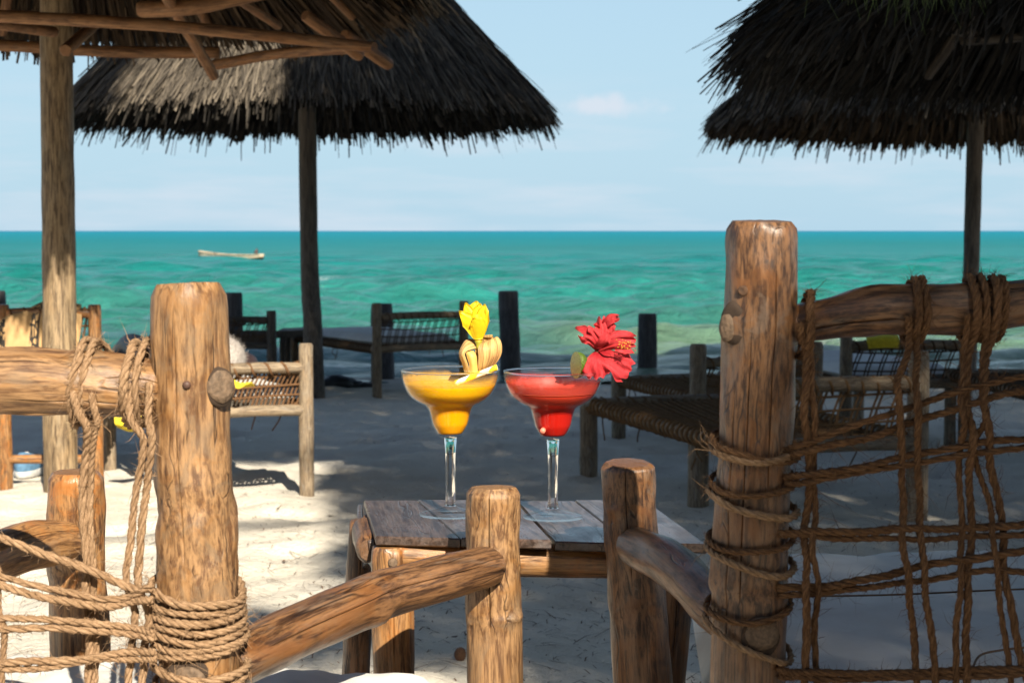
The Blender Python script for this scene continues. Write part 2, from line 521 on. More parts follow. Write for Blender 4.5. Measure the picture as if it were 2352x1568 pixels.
M['wood_brown'] = wood('brown_wood', (0.24, 0.118, 0.05), (0.052, 0.023, 0.011), (0.22, 0.09, 0.03), (0.20, 0.14, 0.10), 0.6, 0.7, 0.42, coat=0.12, check=0.9)
M['wood_table'] = wood('table_wood', (0.115, 0.078, 0.062), (0.04, 0.024, 0.018), (0.14, 0.07, 0.04), (0.17, 0.145, 0.14), 0.5, 0.4, 0.36, scale=0.8, coat=0.35)
M['wood_grey'] = wood('weathered_wood', (0.34, 0.26, 0.17), (0.14, 0.10, 0.065), (0.30, 0.19, 0.10), (0.34, 0.30, 0.25), 0.5, 0.4, 0.7)
M['wood_pole'] = wood('pole_wood', (0.37, 0.265, 0.15), (0.11, 0.07, 0.036), (0.31, 0.195, 0.09), (0.30, 0.24, 0.16), 0.5, 0.4, 0.65, scale=0.6)
M['wood_pole_dark'] = wood('dark_pole_wood', (0.15, 0.12, 0.09), (0.06, 0.047, 0.036), (0.13, 0.09, 0.06), (0.14, 0.13, 0.12), 0.4, 0.3, 0.75, scale=0.5)
M['wood_piling'] = wood('tarred_piling_wood', (0.105, 0.10, 0.105), (0.045, 0.042, 0.045), (0.09, 0.075, 0.07), (0.15, 0.15, 0.155), 0.4, 0.3, 0.8, scale=0.4)
M['wood_shade'] = wood('brown_grey_wood', (0.30, 0.215, 0.13), (0.12, 0.08, 0.047), (0.26, 0.15, 0.075), (0.30, 0.25, 0.18), 0.5, 0.4, 0.75, scale=0.7)
M['wood_rafter'] = wood('rafter_wood', (0.40, 0.20, 0.085), (0.17, 0.075, 0.03), (0.42, 0.17, 0.05), (0.30, 0.20, 0.12), 0.3, 0.5, 0.65, scale=0.5)

def rope_mat(name, a, b_):
    a, b_ = [tuple(x * 0.82 for x in c_) for c_ in (a, b_)]
    t = NT(name)
    g = t.attr()
    b = t.bsdf(Roughness=0.9)
    n1 = t.noise(t.mapping(g, (1, 1, 0.2)), 900, 3, 0.7)
    n2 = t.noise(t.mapping(g, (1, 1, 0.6)), 60, 3)
    c = t.mix(t.rng(n1, 0.3, 0.7), b_, a)
    c = t.mix(t.math('MULTIPLY', t.rng(n2, 0.5, 0.7), 0.5), c, (b_[0] * 0.7, b_[1] * 0.62, b_[2] * 0.55))
    t.link(c, b.inputs['Base Color'])
    b.inputs['Specular IOR Level'].default_value = 0.15
    t.bump(n1, 0.7, 0.0008, b)
    return t.m
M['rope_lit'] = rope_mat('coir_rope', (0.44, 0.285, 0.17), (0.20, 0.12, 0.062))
M['rope_brown_shaded'] = rope_mat('brown_shaded_coir_rope', (0.24, 0.130, 0.064), (0.085, 0.042, 0.020))  # coir darkened: shade on the right lattice is put into the rope colour
M['rope_dark'] = rope_mat('dark_coir_rope', (0.17, 0.105, 0.058), (0.07, 0.042, 0.022))

def plain(name, col, rough=0.6, var=0.2, scale=40, bump=0.0, spec=0.5, sss=0.0, trans=0.0):
    col = tuple(x * 0.84 for x in col)
    t = NT(name)
    b = t.bsdf(Roughness=rough)
    co = t.n.new('ShaderNodeTexCoord').outputs['Object']
    n = t.noise(co, scale, 5)
    c = t.mix(t.rng(n, 0.3, 0.7), tuple(x * (1 - var) for x in col), tuple(min(1, x * (1 + var)) for x in col))
    t.link(c, b.inputs['Base Color'])
    b.inputs['Specular IOR Level'].default_value = spec
    if sss:
        b.inputs['Subsurface Weight'].default_value = sss; b.inputs['Subsurface Radius'].default_value = (0.02, 0.01, 0.004); b.inputs['Subsurface Scale'].default_value = 0.5
    if bump: t.bump(n, bump, 0.003, b)
    if trans:
        tr = t.new('ShaderNodeBsdfTranslucent'); t.link(c, tr.inputs['Color'])
        mx = t.new('ShaderNodeMixShader'); mx.inputs[0].default_value = trans
        t.link(b.outputs[0], mx.inputs[1]); t.link(tr.outputs[0], mx.inputs[2]); t.link(mx.outputs[0], t.out.inputs['Surface'])
    return t.m
M['recess_shade'] = plain('mortise_shadow_wood', (0.05, 0.03, 0.018), 0.9, 0.3)  # dark disc colour standing for the shade inside the tenon holes
M['endgrain'] = plain('end_grain_wood', (0.15, 0.098, 0.06), 0.75, 0.35, 220, 0.6)
M['knot'] = plain('dark_knot_wood', (0.075, 0.036, 0.016), 0.8, 0.4, 300, 0.5)
M['iron'] = plain('rusty_iron', (0.10, 0.05, 0.035), 0.6, 0.3, 200)
M['rock'] = plain('wet_rock', (0.035, 0.035, 0.035), 0.5, 0.4, 30, 1.0)
M['yellow_cloth'] = plain('yellow_cloth', (0.75, 0.58, 0.03), 0.9, 0.15, 60)
M['pink_cloth'] = plain('pink_cloth', (0.8, 0.25, 0.22), 0.9, 0.15, 60)
M['skin'] = plain('dark_skin', (0.08, 0.045, 0.04), 0.5, 0.15, 20)
M['hair'] = plain('grey_hair', (0.40, 0.36, 0.33), 0.8, 0.25, 160, 1.0)
M['shoe'] = plain('blue_canvas', (0.10, 0.22, 0.36), 0.8, 0.2, 60)
M['sole'] = plain('white_rubber', (0.6, 0.6, 0.58), 0.7, 0.1, 60)
M['cone'] = plain('pine_cone_scale', (0.16, 0.075, 0.035), 0.8, 0.3, 300)
M['litter'] = plain('dry_needle', (0.16, 0.10, 0.06), 0.85, 0.5, 8)
M['needle'] = plain('casuarina_needle', (0.075, 0.105, 0.03), 0.7, 0.4, 4, trans=0.25)
M['bark'] = plain('casuarina_bark', (0.13, 0.095, 0.065), 0.9, 0.4, 14, 1.0)
M['yellow_petal'] = plain('yellow_petal', (0.93, 0.66, 0.012), 0.45, 0.10, 90, trans=0.30)
M['boat'] = plain('pale_boat_planks', (0.66, 0.52, 0.36), 0.7, 0.3, 3)
M['boat_dark'] = plain('dark_boat_bottom', (0.13, 0.10, 0.06), 0.7, 0.3, 3)

# white canvas cushions
t = NT('white_canvas')
b = t.bsdf(Roughness=0.85)
co = t.n.new('ShaderNodeTexCoord').outputs['Object']
n = t.noise(co, 9, 5)
t.link(t.mix(t.rng(n, 0.3, 0.7), (0.56, 0.545, 0.515), (0.64, 0.63, 0.60)), b.inputs['Base Color'])
wv = t.noise(t.mapping(co, (1, 1, 1)), 900, 2)
t.bump(t.math('ADD', wv, t.math('MULTIPLY', t.noise(co, 14, 4), 5.0)), 0.35, 0.002, b)
b.inputs['Specular IOR Level'].default_value = 0.2
M['canvas'] = t.m

# printed tan cloth
t = NT('tan_printed_cloth')
b = t.bsdf(Roughness=0.9)
g = t.attr()
sep = t.new('ShaderNodeSeparateXYZ'); t.link(g, sep.inputs[0])
base = t.mix(t.rng(t.noise(g, 12, 4), 0.3, 0.7), (0.42, 0.26, 0.115), (0.50, 0.32, 0.15))
def stripe(c, w):
    d = t.math('ABSOLUTE', t.math('SUBTRACT', sep.outputs['X'], c))
    return t.math('LESS_THAN', d, w)
vor = t.new('ShaderNodeTexVoronoi', feature='DISTANCE_TO_EDGE'); vor.inputs['Scale'].default_value = 11
t.link(t.mapping(g, (2.6, 1.2, 1)), vor.inputs['Vector'])
pat = t.math('LESS_THAN', vor.outputs['Distance'], 0.14)
s1 = t.math('MULTIPLY', stripe(0.57, 0.040), pat)
dx = t.math('SUBTRACT', sep.outputs['X'], 0.25); dy = t.math('SUBTRACT', sep.outputs['Y'], 0.80)
el = t.math('ADD', t.math('MULTIPLY', t.math('MULTIPLY', dx, dx), 420.0), t.math('MULTIPLY', t.math('MULTIPLY', dy, dy), 14.0))
s2 = t.math('MULTIPLY', t.math('LESS_THAN', el, 1.0), pat)
m_ = t.math('MAXIMUM', s1, s2)
edge = t.math('MULTIPLY', stripe(0.615, 0.010), 1.0)
m_ = t.math('MAXIMUM', m_, edge)
t.link(t.mix(m_, base, (0.03, 0.025, 0.02)), b.inputs['Base Color'])
M['print'] = t.m

# sand
t = NT('coral_sand')
b = t.bsdf(Roughness=0.95)
co = t.n.new('ShaderNodeNewGeometry').outputs['Position']
n1 = t.noise(co, 1.6, 5); n2 = t.noise(co, 55, 4, 0.7); n3 = t.noise(co, 420, 3, 0.8)
c = t.mix(t.rng(n1, 0.35, 0.65), (0.66, 0.605, 0.51), (0.72, 0.67, 0.58))
c = t.mix(t.math('MULTIPLY', t.rng(n2, 0.55, 0.75), 0.25), c, (0.50, 0.43, 0.34))
sp = t.new('ShaderNodeTexVoronoi'); sp.inputs['Scale'].default_value = 26; t.link(co, sp.inputs['Vector'])
dk = t.math('MULTIPLY', t.math('LESS_THAN', sp.outputs['Distance'], 0.10), t.rng(t.noise(co, 5, 2), 0.52, 0.6))
c = t.mix(t.math('MULTIPLY', dk, 0.75), c, (0.10, 0.075, 0.05))
# damp strip along the waterline
spy = t.new('ShaderNodeSeparateXYZ'); t.link(co, spy.inputs[0])
wet = t.rng(t.math('ADD', spy.outputs['Z'], t.math('MULTIPLY', t.noise(co, 1.5, 3), 0.08)), -0.26, -0.33)
c = t.mix(t.math('MULTIPLY', wet, 0.55), c, (0.20, 0.17, 0.13))
t.link(c, b.inputs['Base Color'])
b.inputs['Specular IOR Level'].default_value = 0.15
nb = t.bump(t.noise(co, 22, 5, 0.65), 0.7, 0.03, None)
nb2 = t.bump(n2, 0.7, 0.010, None, nb)
t.bump(n3, 0.8, 0.003, b, nb2)
M['sand'] = t.m

# sea: colour of the water by depth (turquoise over sand shoals, bluer far out)
t = NT('lagoon_water')
b = t.bsdf(Roughness=0.16)
co = t.n.new('ShaderNodeNewGeometry').outputs['Position']
sep = t.new('ShaderNodeSeparateXYZ'); t.link(co, sep.inputs[0])
wob = t.math('MULTIPLY', t.math('SUBTRACT', t.noise(t.mapping(co, (0.12, 0.3, 1)), 1.0, 4), 0.5), 0.45)
ly = t.math('ADD', t.math('LOGARITHM', t.math('MAXIMUM', sep.outputs['Y'], 5.0), 10.0), wob)
ramp = t.new('ShaderNodeValToRGB')
cr_ = ramp.color_ramp
rr = t.rng(ly, 1.0, 3.6, 0, 1, False)
t.link(rr, ramp.inputs['Fac'])
stops = [(1.0, (0.030, 0.10, 0.11)), (1.2, (0.030, 0.12, 0.12)), (1.33, (0.040, 0.17, 0.145)), (1.5, (0.024, 0.20, 0.175)), (1.8, (0.007, 0.185, 0.18)),
         (2.1, (0.003, 0.185, 0.195)), (2.5, (0.002, 0.20, 0.25)), (2.95, (0.001, 0.21, 0.30)), (3.5, (0.001, 0.165, 0.28))]
stops = [(p_, tuple(x * 0.86 for x in c_)) for p_, c_ in stops]
for i, (p_, c_) in enumerate(stops):
    e_ = cr_.elements[i] if i < 2 else cr_.elements.new((p_ - 1.0) / 2.6)
    e_.position = (p_ - 1.0) / 2.6; e_.color = (*c_, 1)
big = t.noise(t.mapping(co, (0.05, 0.16, 1)), 1.0, 4)
c = t.mix(t.math('MULTIPLY', t.rng(big, 0.45, 0.68), 0.4), ramp.outputs['Color'], (0.003, 0.105, 0.085))
bar = t.math('MULTIPLY', t.rng(t.math('ADD', sep.outputs['X'], t.math('MULTIPLY', wob, 4.0)), -0.8, 1.4), t.rng(t.math('ADD', ly, t.math('MULTIPLY', wob, -0.6)), 1.40, 1.26))
c = t.mix(t.math('MULTIPLY', bar, 0.85), c, (0.115, 0.185, 0.115))   # pale sand bar close under the surface
fo = t.n.new('ShaderNodeAttribute'); fo.attribute_name = 'foam'
fm = t.math('MULTIPLY', fo.outputs['Fac'], t.rng(t.noise(co, 9, 5, 0.7), 0.46, 0.60))
c = t.mix(fm, c, (0.75, 0.77, 0.76))
t.link(c, b.inputs['Base Color'])
b.inputs['IOR'].default_value = 1.33
t.link(t.rng(ly, 1.1, 2.4, 0.20, 0.06), b.inputs['Specular IOR Level'])
t.link(t.rng(ly, 1.2, 2.6, 0.12, 0.45), b.inputs['Roughness'])
h1 = t.noise(t.mapping(co, (0.6, 1.0, 1)), 1.8, 7, 0.72, 0.8)
h2 = t.noise(t.mapping(co, (0.22, 0.5, 1)), 1.0, 4, 0.6, 0.3)
nb = t.bump(h2, 1.0, 0.5, None)
t.bump(h1, 1.0, 0.22, b, nb)
M['sea'] = t.m

# thatch
def thatch_mat(name, a, b_, c_):
    a, b_, c_ = [tuple(x * 0.80 for x in k_) for k_ in (a, b_, c_)]
    t = NT(name)
    g = t.attr()
    sep = t.new('ShaderNodeSeparateXYZ'); t.link(g, sep.inputs[0])
    b = t.bsdf(Roughness=0.85)
    c = t.mix(t.rng(sep.outputs['X'], 0.0, 0.55, 0, 1, False), c_, b_)
    c = t.mix(t.rng(sep.outputs['X'], 0.5, 1.0, 0, 1, False), c, a)
    po = t.n.new('ShaderNodeNewGeometry').outputs['Position']
    c = t.mix(t.math('MULTIPLY', t.rng(t.noise(po, 3.0, 3), 0.4, 0.65), 0.35), c, c_)
    t.link(c, b.inputs['Base Color'])
    b.inputs['Specular IOR Level'].default_value = 0.25
    return t.m
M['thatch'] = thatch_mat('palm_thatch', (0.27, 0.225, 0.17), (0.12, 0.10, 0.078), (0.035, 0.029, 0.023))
M['thatch_shaded'] = thatch_mat('shaded_palm_thatch', (0.075, 0.063, 0.05), (0.03, 0.026, 0.021), (0.012, 0.010, 0.008))  # shaded copy of the palm thatch, with the shade put into the colour
M['thatch_under'] = thatch_mat('thatch_underside', (0.15, 0.098, 0.056), (0.075, 0.048, 0.028), (0.025, 0.016, 0.010))  # brown leaf, its colour also darkened for the shade under the roof
M['thatch_core'] = plain('thatch_core', (0.05, 0.042, 0.034), 0.95, 0.3, 10)

# thin bowl glass: clear film with fresnel reflections; solid stem glass
t = NT('thin_glass')
tr = t.new('ShaderNodeBsdfTransparent'); tr.inputs['Color'].default_value = (0.97, 0.985, 0.985, 1)
gl = t.new('ShaderNodeBsdfGlossy'); gl.inputs['Roughness'].default_value = 0.02
lw = t.new('ShaderNodeLayerWeight'); lw.inputs['Blend'].default_value = 0.5
fr5 = t.math('MULTIPLY_ADD', t.math('POWER', lw.outputs['Facing'], 7.0), 0.7)
fr5.node.inputs[2].default_value = 0.02
mx = t.new('ShaderNodeMixShader'); t.link(fr5, mx.inputs[0]); t.link(tr.outputs[0], mx.inputs[1]); t.link(gl.outputs[0], mx.inputs[2])
t.link(mx.outputs[0], t.out.inputs['Surface'])
M['glass_thin'] = t.m
t = NT('solid_glass')
b = t.bsdf(Roughness=0.0, Transmission_Weight=1.0, IOR=1.47)
b.inputs['Base Color'].default_value = (0.97, 0.99, 0.99, 1)
M['glass'] = t.m

def drink(name, deep, top, z0, z1):
    deep, top = [tuple(x * 0.84 for x in c_) for c_ in (deep, top)]
    t = NT(name)
    b = t.bsdf(Roughness=0.35)
    po = t.n.new('ShaderNodeNewGeometry').outputs['Position']
    sep = t.new('ShaderNodeSeparateXYZ'); t.link(po, sep.inputs[0])
    n = t.noise(po, 90, 4)
    f = t.rng(t.math('ADD', sep.outputs['Z'], t.math('MULTIPLY', n, 0.012)), z0, z1)
    c = t.mix(f, deep, top)
    c = t.mix(t.math('MULTIPLY', t.rng(t.noise(po, 60, 5, 0.7), 0.5, 0.7), 0.35), c, tuple(min(1, x * 0.8) for x in deep))
    c = t.mix(t.math('MULTIPLY', t.rng(t.noise(po, 900, 2), 0.55, 0.75), 0.2), c, tuple(min(1, x * 1.3) for x in top))
    t.link(c, b.inputs['Base Color'])
    b.inputs['Specular IOR Level'].default_value = 0.12
    b.inputs['Subsurface Weight'].default_value = 0.2
    b.inputs['Subsurface Radius'].default_value = (0.03, 0.012, 0.003)
    b.inputs['Subsurface Scale'].default_value = 0.6
    return t.m
def film(name, col, amt, z0, z1):
    t = NT(name)
    po = t.n.new('ShaderNodeNewGeometry').outputs['Position']
    sep = t.new('ShaderNodeSeparateXYZ'); t.link(po, sep.inputs[0])
    n = t.noise(po, 130, 5, 0.7); n2 = t.noise(po, 700, 3, 0.8)
    hgt = t.rng(sep.outputs['Z'], z0, z1, 1.0, 0.0)
    f = t.math('MULTIPLY', t.math('MULTIPLY', t.rng(t.math('ADD', t.math('MULTIPLY', n, 0.5), hgt), 0.25, 1.15), amt), t.rng(n2, 0.25, 0.6, 0.7, 1.0))
    d = t.bsdf(Roughness=0.5); d.inputs['Base Color'].default_value = (*col, 1)
    tl = t.new('ShaderNodeBsdfTranslucent'); tl.inputs['Color'].default_value = (*col, 1)
    m0 = t.new('ShaderNodeMixShader'); m0.inputs[0].default_value = 0.4
    t.link(d.outputs[0], m0.inputs[1]); t.link(tl.outputs[0], m0.inputs[2])
    tr = t.new('ShaderNodeBsdfTransparent')
    mx = t.new('ShaderNodeMixShader'); t.link(f, mx.inputs[0]); t.link(tr.outputs[0], mx.inputs[1]); t.link(m0.outputs[0], mx.inputs[2])
    t.link(mx.outputs[0], t.out.inputs['Surface'])
    return t.m

# hibiscus petals: veined red, darker towards the throat (the flower's own colouring)
t = NT('hibiscus_petal')
g = t.attr(); sep = t.new('ShaderNodeSeparateXYZ'); t.link(g, sep.inputs[0])
b = t.bsdf(Roughness=0.5)
vein = t.noise(t.mapping(g, (1.6, 17, 1)), 2.4, 5, 0.65)
c = t.mix(t.rng(sep.outputs['X'], 0.05, 0.45), (0.42, 0.007, 0.017), (0.74, 0.055, 0.065))
c = t.mix(t.math('MULTIPLY', t.rng(vein, 0.45, 0.62), 0.6), c, (0.55, 0.015, 0.03))
t.link(c, b.inputs['Base Color'])
t.bump(vein, 0.9, 0.0025, b)
tl = t.new('ShaderNodeBsdfTranslucent'); t.link(c, tl.inputs['Color'])
mx = t.new('ShaderNodeMixShader'); mx.inputs[0].default_value = 0.3
t.link(b.outputs[0], mx.inputs[1]); t.link(tl.outputs[0], mx.inputs[2]); t.link(mx.outputs[0], t.out.inputs['Surface'])
M['hibiscus'] = t.m
M['hib_red'] = plain('stamen_red', (0.60, 0.03, 0.03), 0.5, 0.1, 90)
M['pollen'] = plain('pollen', (0.85, 0.48, 0.05), 0.7, 0.2, 300)
# banana peel: outside striped tan
t = NT('banana_peel')
g = t.attr(); b = t.bsdf(Roughness=0.6)
st = t.noise(t.mapping(g, (0.6, 15, 1)), 1.6, 4, 0.6, 0.3)
c = t.mix(t.rng(st, 0.40, 0.56), (0.22, 0.115, 0.035), (0.60, 0.39, 0.14))
c = t.mix(t.math('MULTIPLY', t.rng(t.noise(t.mapping(g, (3, 9, 1)), 2.0, 4), 0.58, 0.72), 0.6), c, (0.20, 0.095, 0.03))
t.link(c, b.inputs['Base Color']); t.bump(st, 0.5, 0.002, b)
M['peel'] = t.m
M['peel_in'] = plain('banana_peel_inside', (0.80, 0.50, 0.13), 0.55, 0.12, 90)
M['lime_skin'] = plain('lime_skin', (0.085, 0.14, 0.014), 0.35, 0.3, 400, 0.6)
t = NT('lime_flesh')
g = t.attr(); b = t.bsdf(Roughness=0.3)
wv = t.new('ShaderNodeTexNoise'); wv.inputs['Scale'].default_value = 5; t.link(t.mapping(g, (9, 1.2, 1)), wv.inputs['Vector'])
t.link(t.mix(t.rng(wv.outputs['Fac'], 0.35, 0.65), (0.13, 0.17, 0.035), (0.33, 0.40, 0.10)), b.inputs['Base Color'])
b.inputs['Subsurface Weight'].default_value = 0.0
M['lime_flesh'] = t.m
t = NT('striped_paper_straw')
g = t.attr(); b = t.bsdf(Roughness=0.55)
sep = t.new('ShaderNodeSeparateXYZ'); t.link(g, sep.inputs[0])
ang = t.math('ARCTAN2', sep.outputs['Y'], sep.outputs['X'])
ph = t.math('FRACT', t.math('ADD', t.math('DIVIDE', ang, 2 * math.pi), t.math('MULTIPLY', sep.outputs['Z'], 34.0)))
t.link(t.mix(t.math('GREATER_THAN', ph, 0.5), (0.80, 0.78, 0.72), (0.88, 0.66, 0.02)), b.inputs['Base Color'])
M['straw'] = t.m
M['straw_pink'] = plain('pink_straw', (0.85, 0.25, 0.16), 0.5, 0.1, 100)

# ------------------------------------------------------------------ the setting: sand, sea
xs = np.unique(np.concatenate([np.linspace(-40, -6, 30), np.linspace(-6, 6.5, 300), np.linspace(6.5, 40, 30)]))
ys = np.unique(np.concatenate([np.linspace(-40, 2, 40), np.linspace(2, 7, 150), np.linspace(7, 15.5, 150), np.linspace(15.5, 26, 20)]))
X, Y = np.meshgrid(xs, ys, indexing='xy')
Z = -0.033 * np.maximum(0, Y - 3.0) - 0.05 * np.maximum(0, Y - 14.6)
amp = np.clip((14.6 - Y) / 2.0, 0.08, 1.0)
lum = 0.020 * nz(X * 1.3, Y * 1.0, 0 * X, 1) + 0.014 * nz(X * 3.4 + 1.2 * np.sin(Y * 2), Y * 2.9, 0 * X, 2) + 0.010 * nz(X * 7.3 + np.sin(Y * 5), Y * 6.1 + np.sin(X * 4.0), 0 * X, 3)
Z = Z + lum * amp
rg = np.random.default_rng(3)
for k in range(420):                         # scuffs and footprints
    fx, fy = rg.uniform(-4, 5), rg.uniform(2.6, 14.2)
    a_ = rg.uniform(0, 3.14); sx, sy = rg.uniform(0.05, 0.10), rg.uniform(0.10, 0.20)
    i0, i1 = np.searchsorted(ys, fy - 0.5), np.searchsorted(ys, fy + 0.5)
    j0, j1 = np.searchsorted(xs, fx - 0.5), np.searchsorted(xs, fx + 0.5)
    dx, dy = X[i0:i1, j0:j1] - fx, Y[i0:i1, j0:j1] - fy
    u, v = dx * math.cos(a_) + dy * math.sin(a_), -dx * math.sin(a_) + dy * math.cos(a_)
    d2 = (u / sx) ** 2 + (v / sy) ** 2
    Z[i0:i1, j0:j1] += amp[i0:i1, j0:j1] * (-0.022 * np.exp(-d2) + 0.010 * np.exp(-(np.sqrt(d2) - 1.6) ** 2 * 3))
mb = MB()
nY, nX = X.shape
mb.add(np.stack([X, Y, Z], -1).reshape(-1, 3), gridq(nY, nX, False))
sand = mb.build('sand', M['sand'])
tag(sand, 'pale coral beach sand sloping down to the water', kind='structure')
def sand_z(x, y):
    j = int(np.clip(np.searchsorted(xs, x), 1, len(xs) - 1)); i = int(np.clip(np.searchsorted(ys, y), 1, len(ys) - 1))
    return float(Z[i, j])

rows = 520
inv = np.linspace(1 / 13.6, 1 / 12000.0, rows)
yy = 1 / inv
cols = 620
uu = np.linspace(-0.62, 0.62, cols)
YY = np.repeat(yy[:, None], cols, 1)
XX = uu[None, :] * (yy[:, None] + 6)
dy = np.gradient(yy); dxr = (uu[1] - uu[0]) * (yy + 6)
cell = np.maximum(np.abs(dy), dxr)
ZZ = np.zeros_like(XX)
rg = np.random.default_rng(21)
for k in range(46):
    lam = 0.55 * 1.085 ** k
    th = rg.normal(math.pi / 2, 0.55)
    kx, ky = 2 * math.pi / lam * math.cos(th), 2 * math.pi / lam * math.sin(th)
    a_ = 0.0165 * min(lam, 3.2) ** 0.72 * (1.0 if lam < 3.2 else (3.2 / lam) ** 1.0)
    fade = np.clip(lam / (cell * 2.2) - 1, 0, 1)[:, None]
    ph = kx * XX + ky * YY + rg.uniform(0, 6.28) + 0.8 * np.sin(0.13 * XX + 0.09 * YY + k)
    w_ = np.sin(ph)
    ZZ += fade * a_ * (w_ + 0.25 * np.sin(2 * ph + 1.57))
shore = np.clip((YY - 13.6) / 7.0, 0.35, 1.0)
ZZ *= shore
# small shore break
line = 19.3 + 0.25 * np.sin(XX * 0.9) + 0.15 * np.sin(XX * 2.3 + 1)
ZZ += 0.075 * np.exp(-((YY - line) / 0.55) ** 2) * (0.35 + 0.65 * np.exp(-((XX - 2.3) / 2.2) ** 2))
line2 = 15.6 + 0.2 * np.sin(XX * 0.7 + 2)
ZZ += 0.03 * np.exp(-((YY - line2) / 0.3) ** 2)
foam = np.exp(-((YY - line + 0.25) / 0.28) ** 2) * np.exp(-((XX - 2.75) / 0.75) ** 2) * 1.0 + 0.25 * np.exp(-((YY - line2 + 0.1) / 0.12) ** 2)
foam += 0.5 * np.exp(-((YY - 43.0) / 0.8) ** 2) * np.exp(-((XX + 5.2) / 0.9) ** 2)
mb = MB()
mb.add(np.stack([XX, YY, ZZ + SEA_Z], -1).reshape(-1, 3), gridq(rows, cols, False)[:, ::-1][:, [3, 2, 1, 0]])
sea = mb.build('sea', M['sea'])
fa_ = sea.data.attributes.new('foam', 'FLOAT', 'POINT')
fa_.data.foreach_set('value', foam.astype(np.float32).ravel())
tag(sea, 'turquoise lagoon rippled by wind out to the horizon', kind='structure')

# ------------------------------------------------------------------ thatched sunshades
def strands(rg, cx, cy, z_e, z_a, R, r0, n, L, w, dev, lift, off, droop, under=False):
    """ribbons of palm leaf lying down the slope of a conical roof"""
    a = rg.uniform(0, 2 * np.pi, n)
    r0 = np.broadcast_to(np.asarray(r0, float), (n,)) + rg.normal(0, 0.035, n)
    r0 = np.clip(r0, 0.03, None)
    sl = (z_a - z_e) / R
    er = np.stack([np.cos(a), np.sin(a), 0 * a], -1); et = np.stack([-np.sin(a), np.cos(a), 0 * a], -1)
    dn = er - np.array([0, 0, sl]); dn /= np.linalg.norm(dn, axis=1)[:, None]
    nrm = np.cross(dn, et); nrm *= np.sign(nrm[:, 2])[:, None]
    P0 = np.array([cx, cy, 0]) + er * r0[:, None] + np.array([0, 0, 1]) * (z_a - sl * r0)[:, None]
    P0 = P0 + nrm * (off + rg.uniform(-1, 1, n)[:, None] * 0.02)
    ln = L * rg.uniform(0.7, 1.15, n)
    d = dn + et * rg.normal(0, dev, n)[:, None] + nrm * (rg.normal(0, lift, n)[:, None] * (-1 if under else 1))
    d /= np.linalg.norm(d, axis=1)[:, None]
    d2 = d + np.array([0, 0, -1.0]) * (droop * rg.uniform(0.3, 1.4, n))[:, None] + et * rg.normal(0, dev * 0.7, n)[:, None]
    d2 /= np.linalg.norm(d2, axis=1)[:, None]
    P1 = P0 + d * (ln * 0.55)[:, None]; P2 = P1 + d2 * (ln * 0.45)[:, None]
    ww = w * rg.uniform(0.55, 1.3, n)
    tw = rg.normal(0, 0.6, n)
    side = et * np.cos(tw)[:, None] + nrm * np.sin(tw)[:, None]
    s0, s1, s2 = side * (ww * 0.7)[:, None], side * ww[:, None], side * (ww * 0.8)[:, None]
    V = np.stack([P0 - s0, P0 + s0, P1 + s1, P1 - s1, P2 + s2, P2 - s2], 1).reshape(-1, 3)
    k = np.arange(n)[:, None] * 6
    q = np.vstack([k + np.array([[0, 1, 2, 3]]), k + np.array([[3, 2, 4, 5]])])
    tint = np.repeat(rg.beta(1.6, 1.9, n), 6)
    return V, q, np.stack([tint, tint * 0, tint * 0], -1)

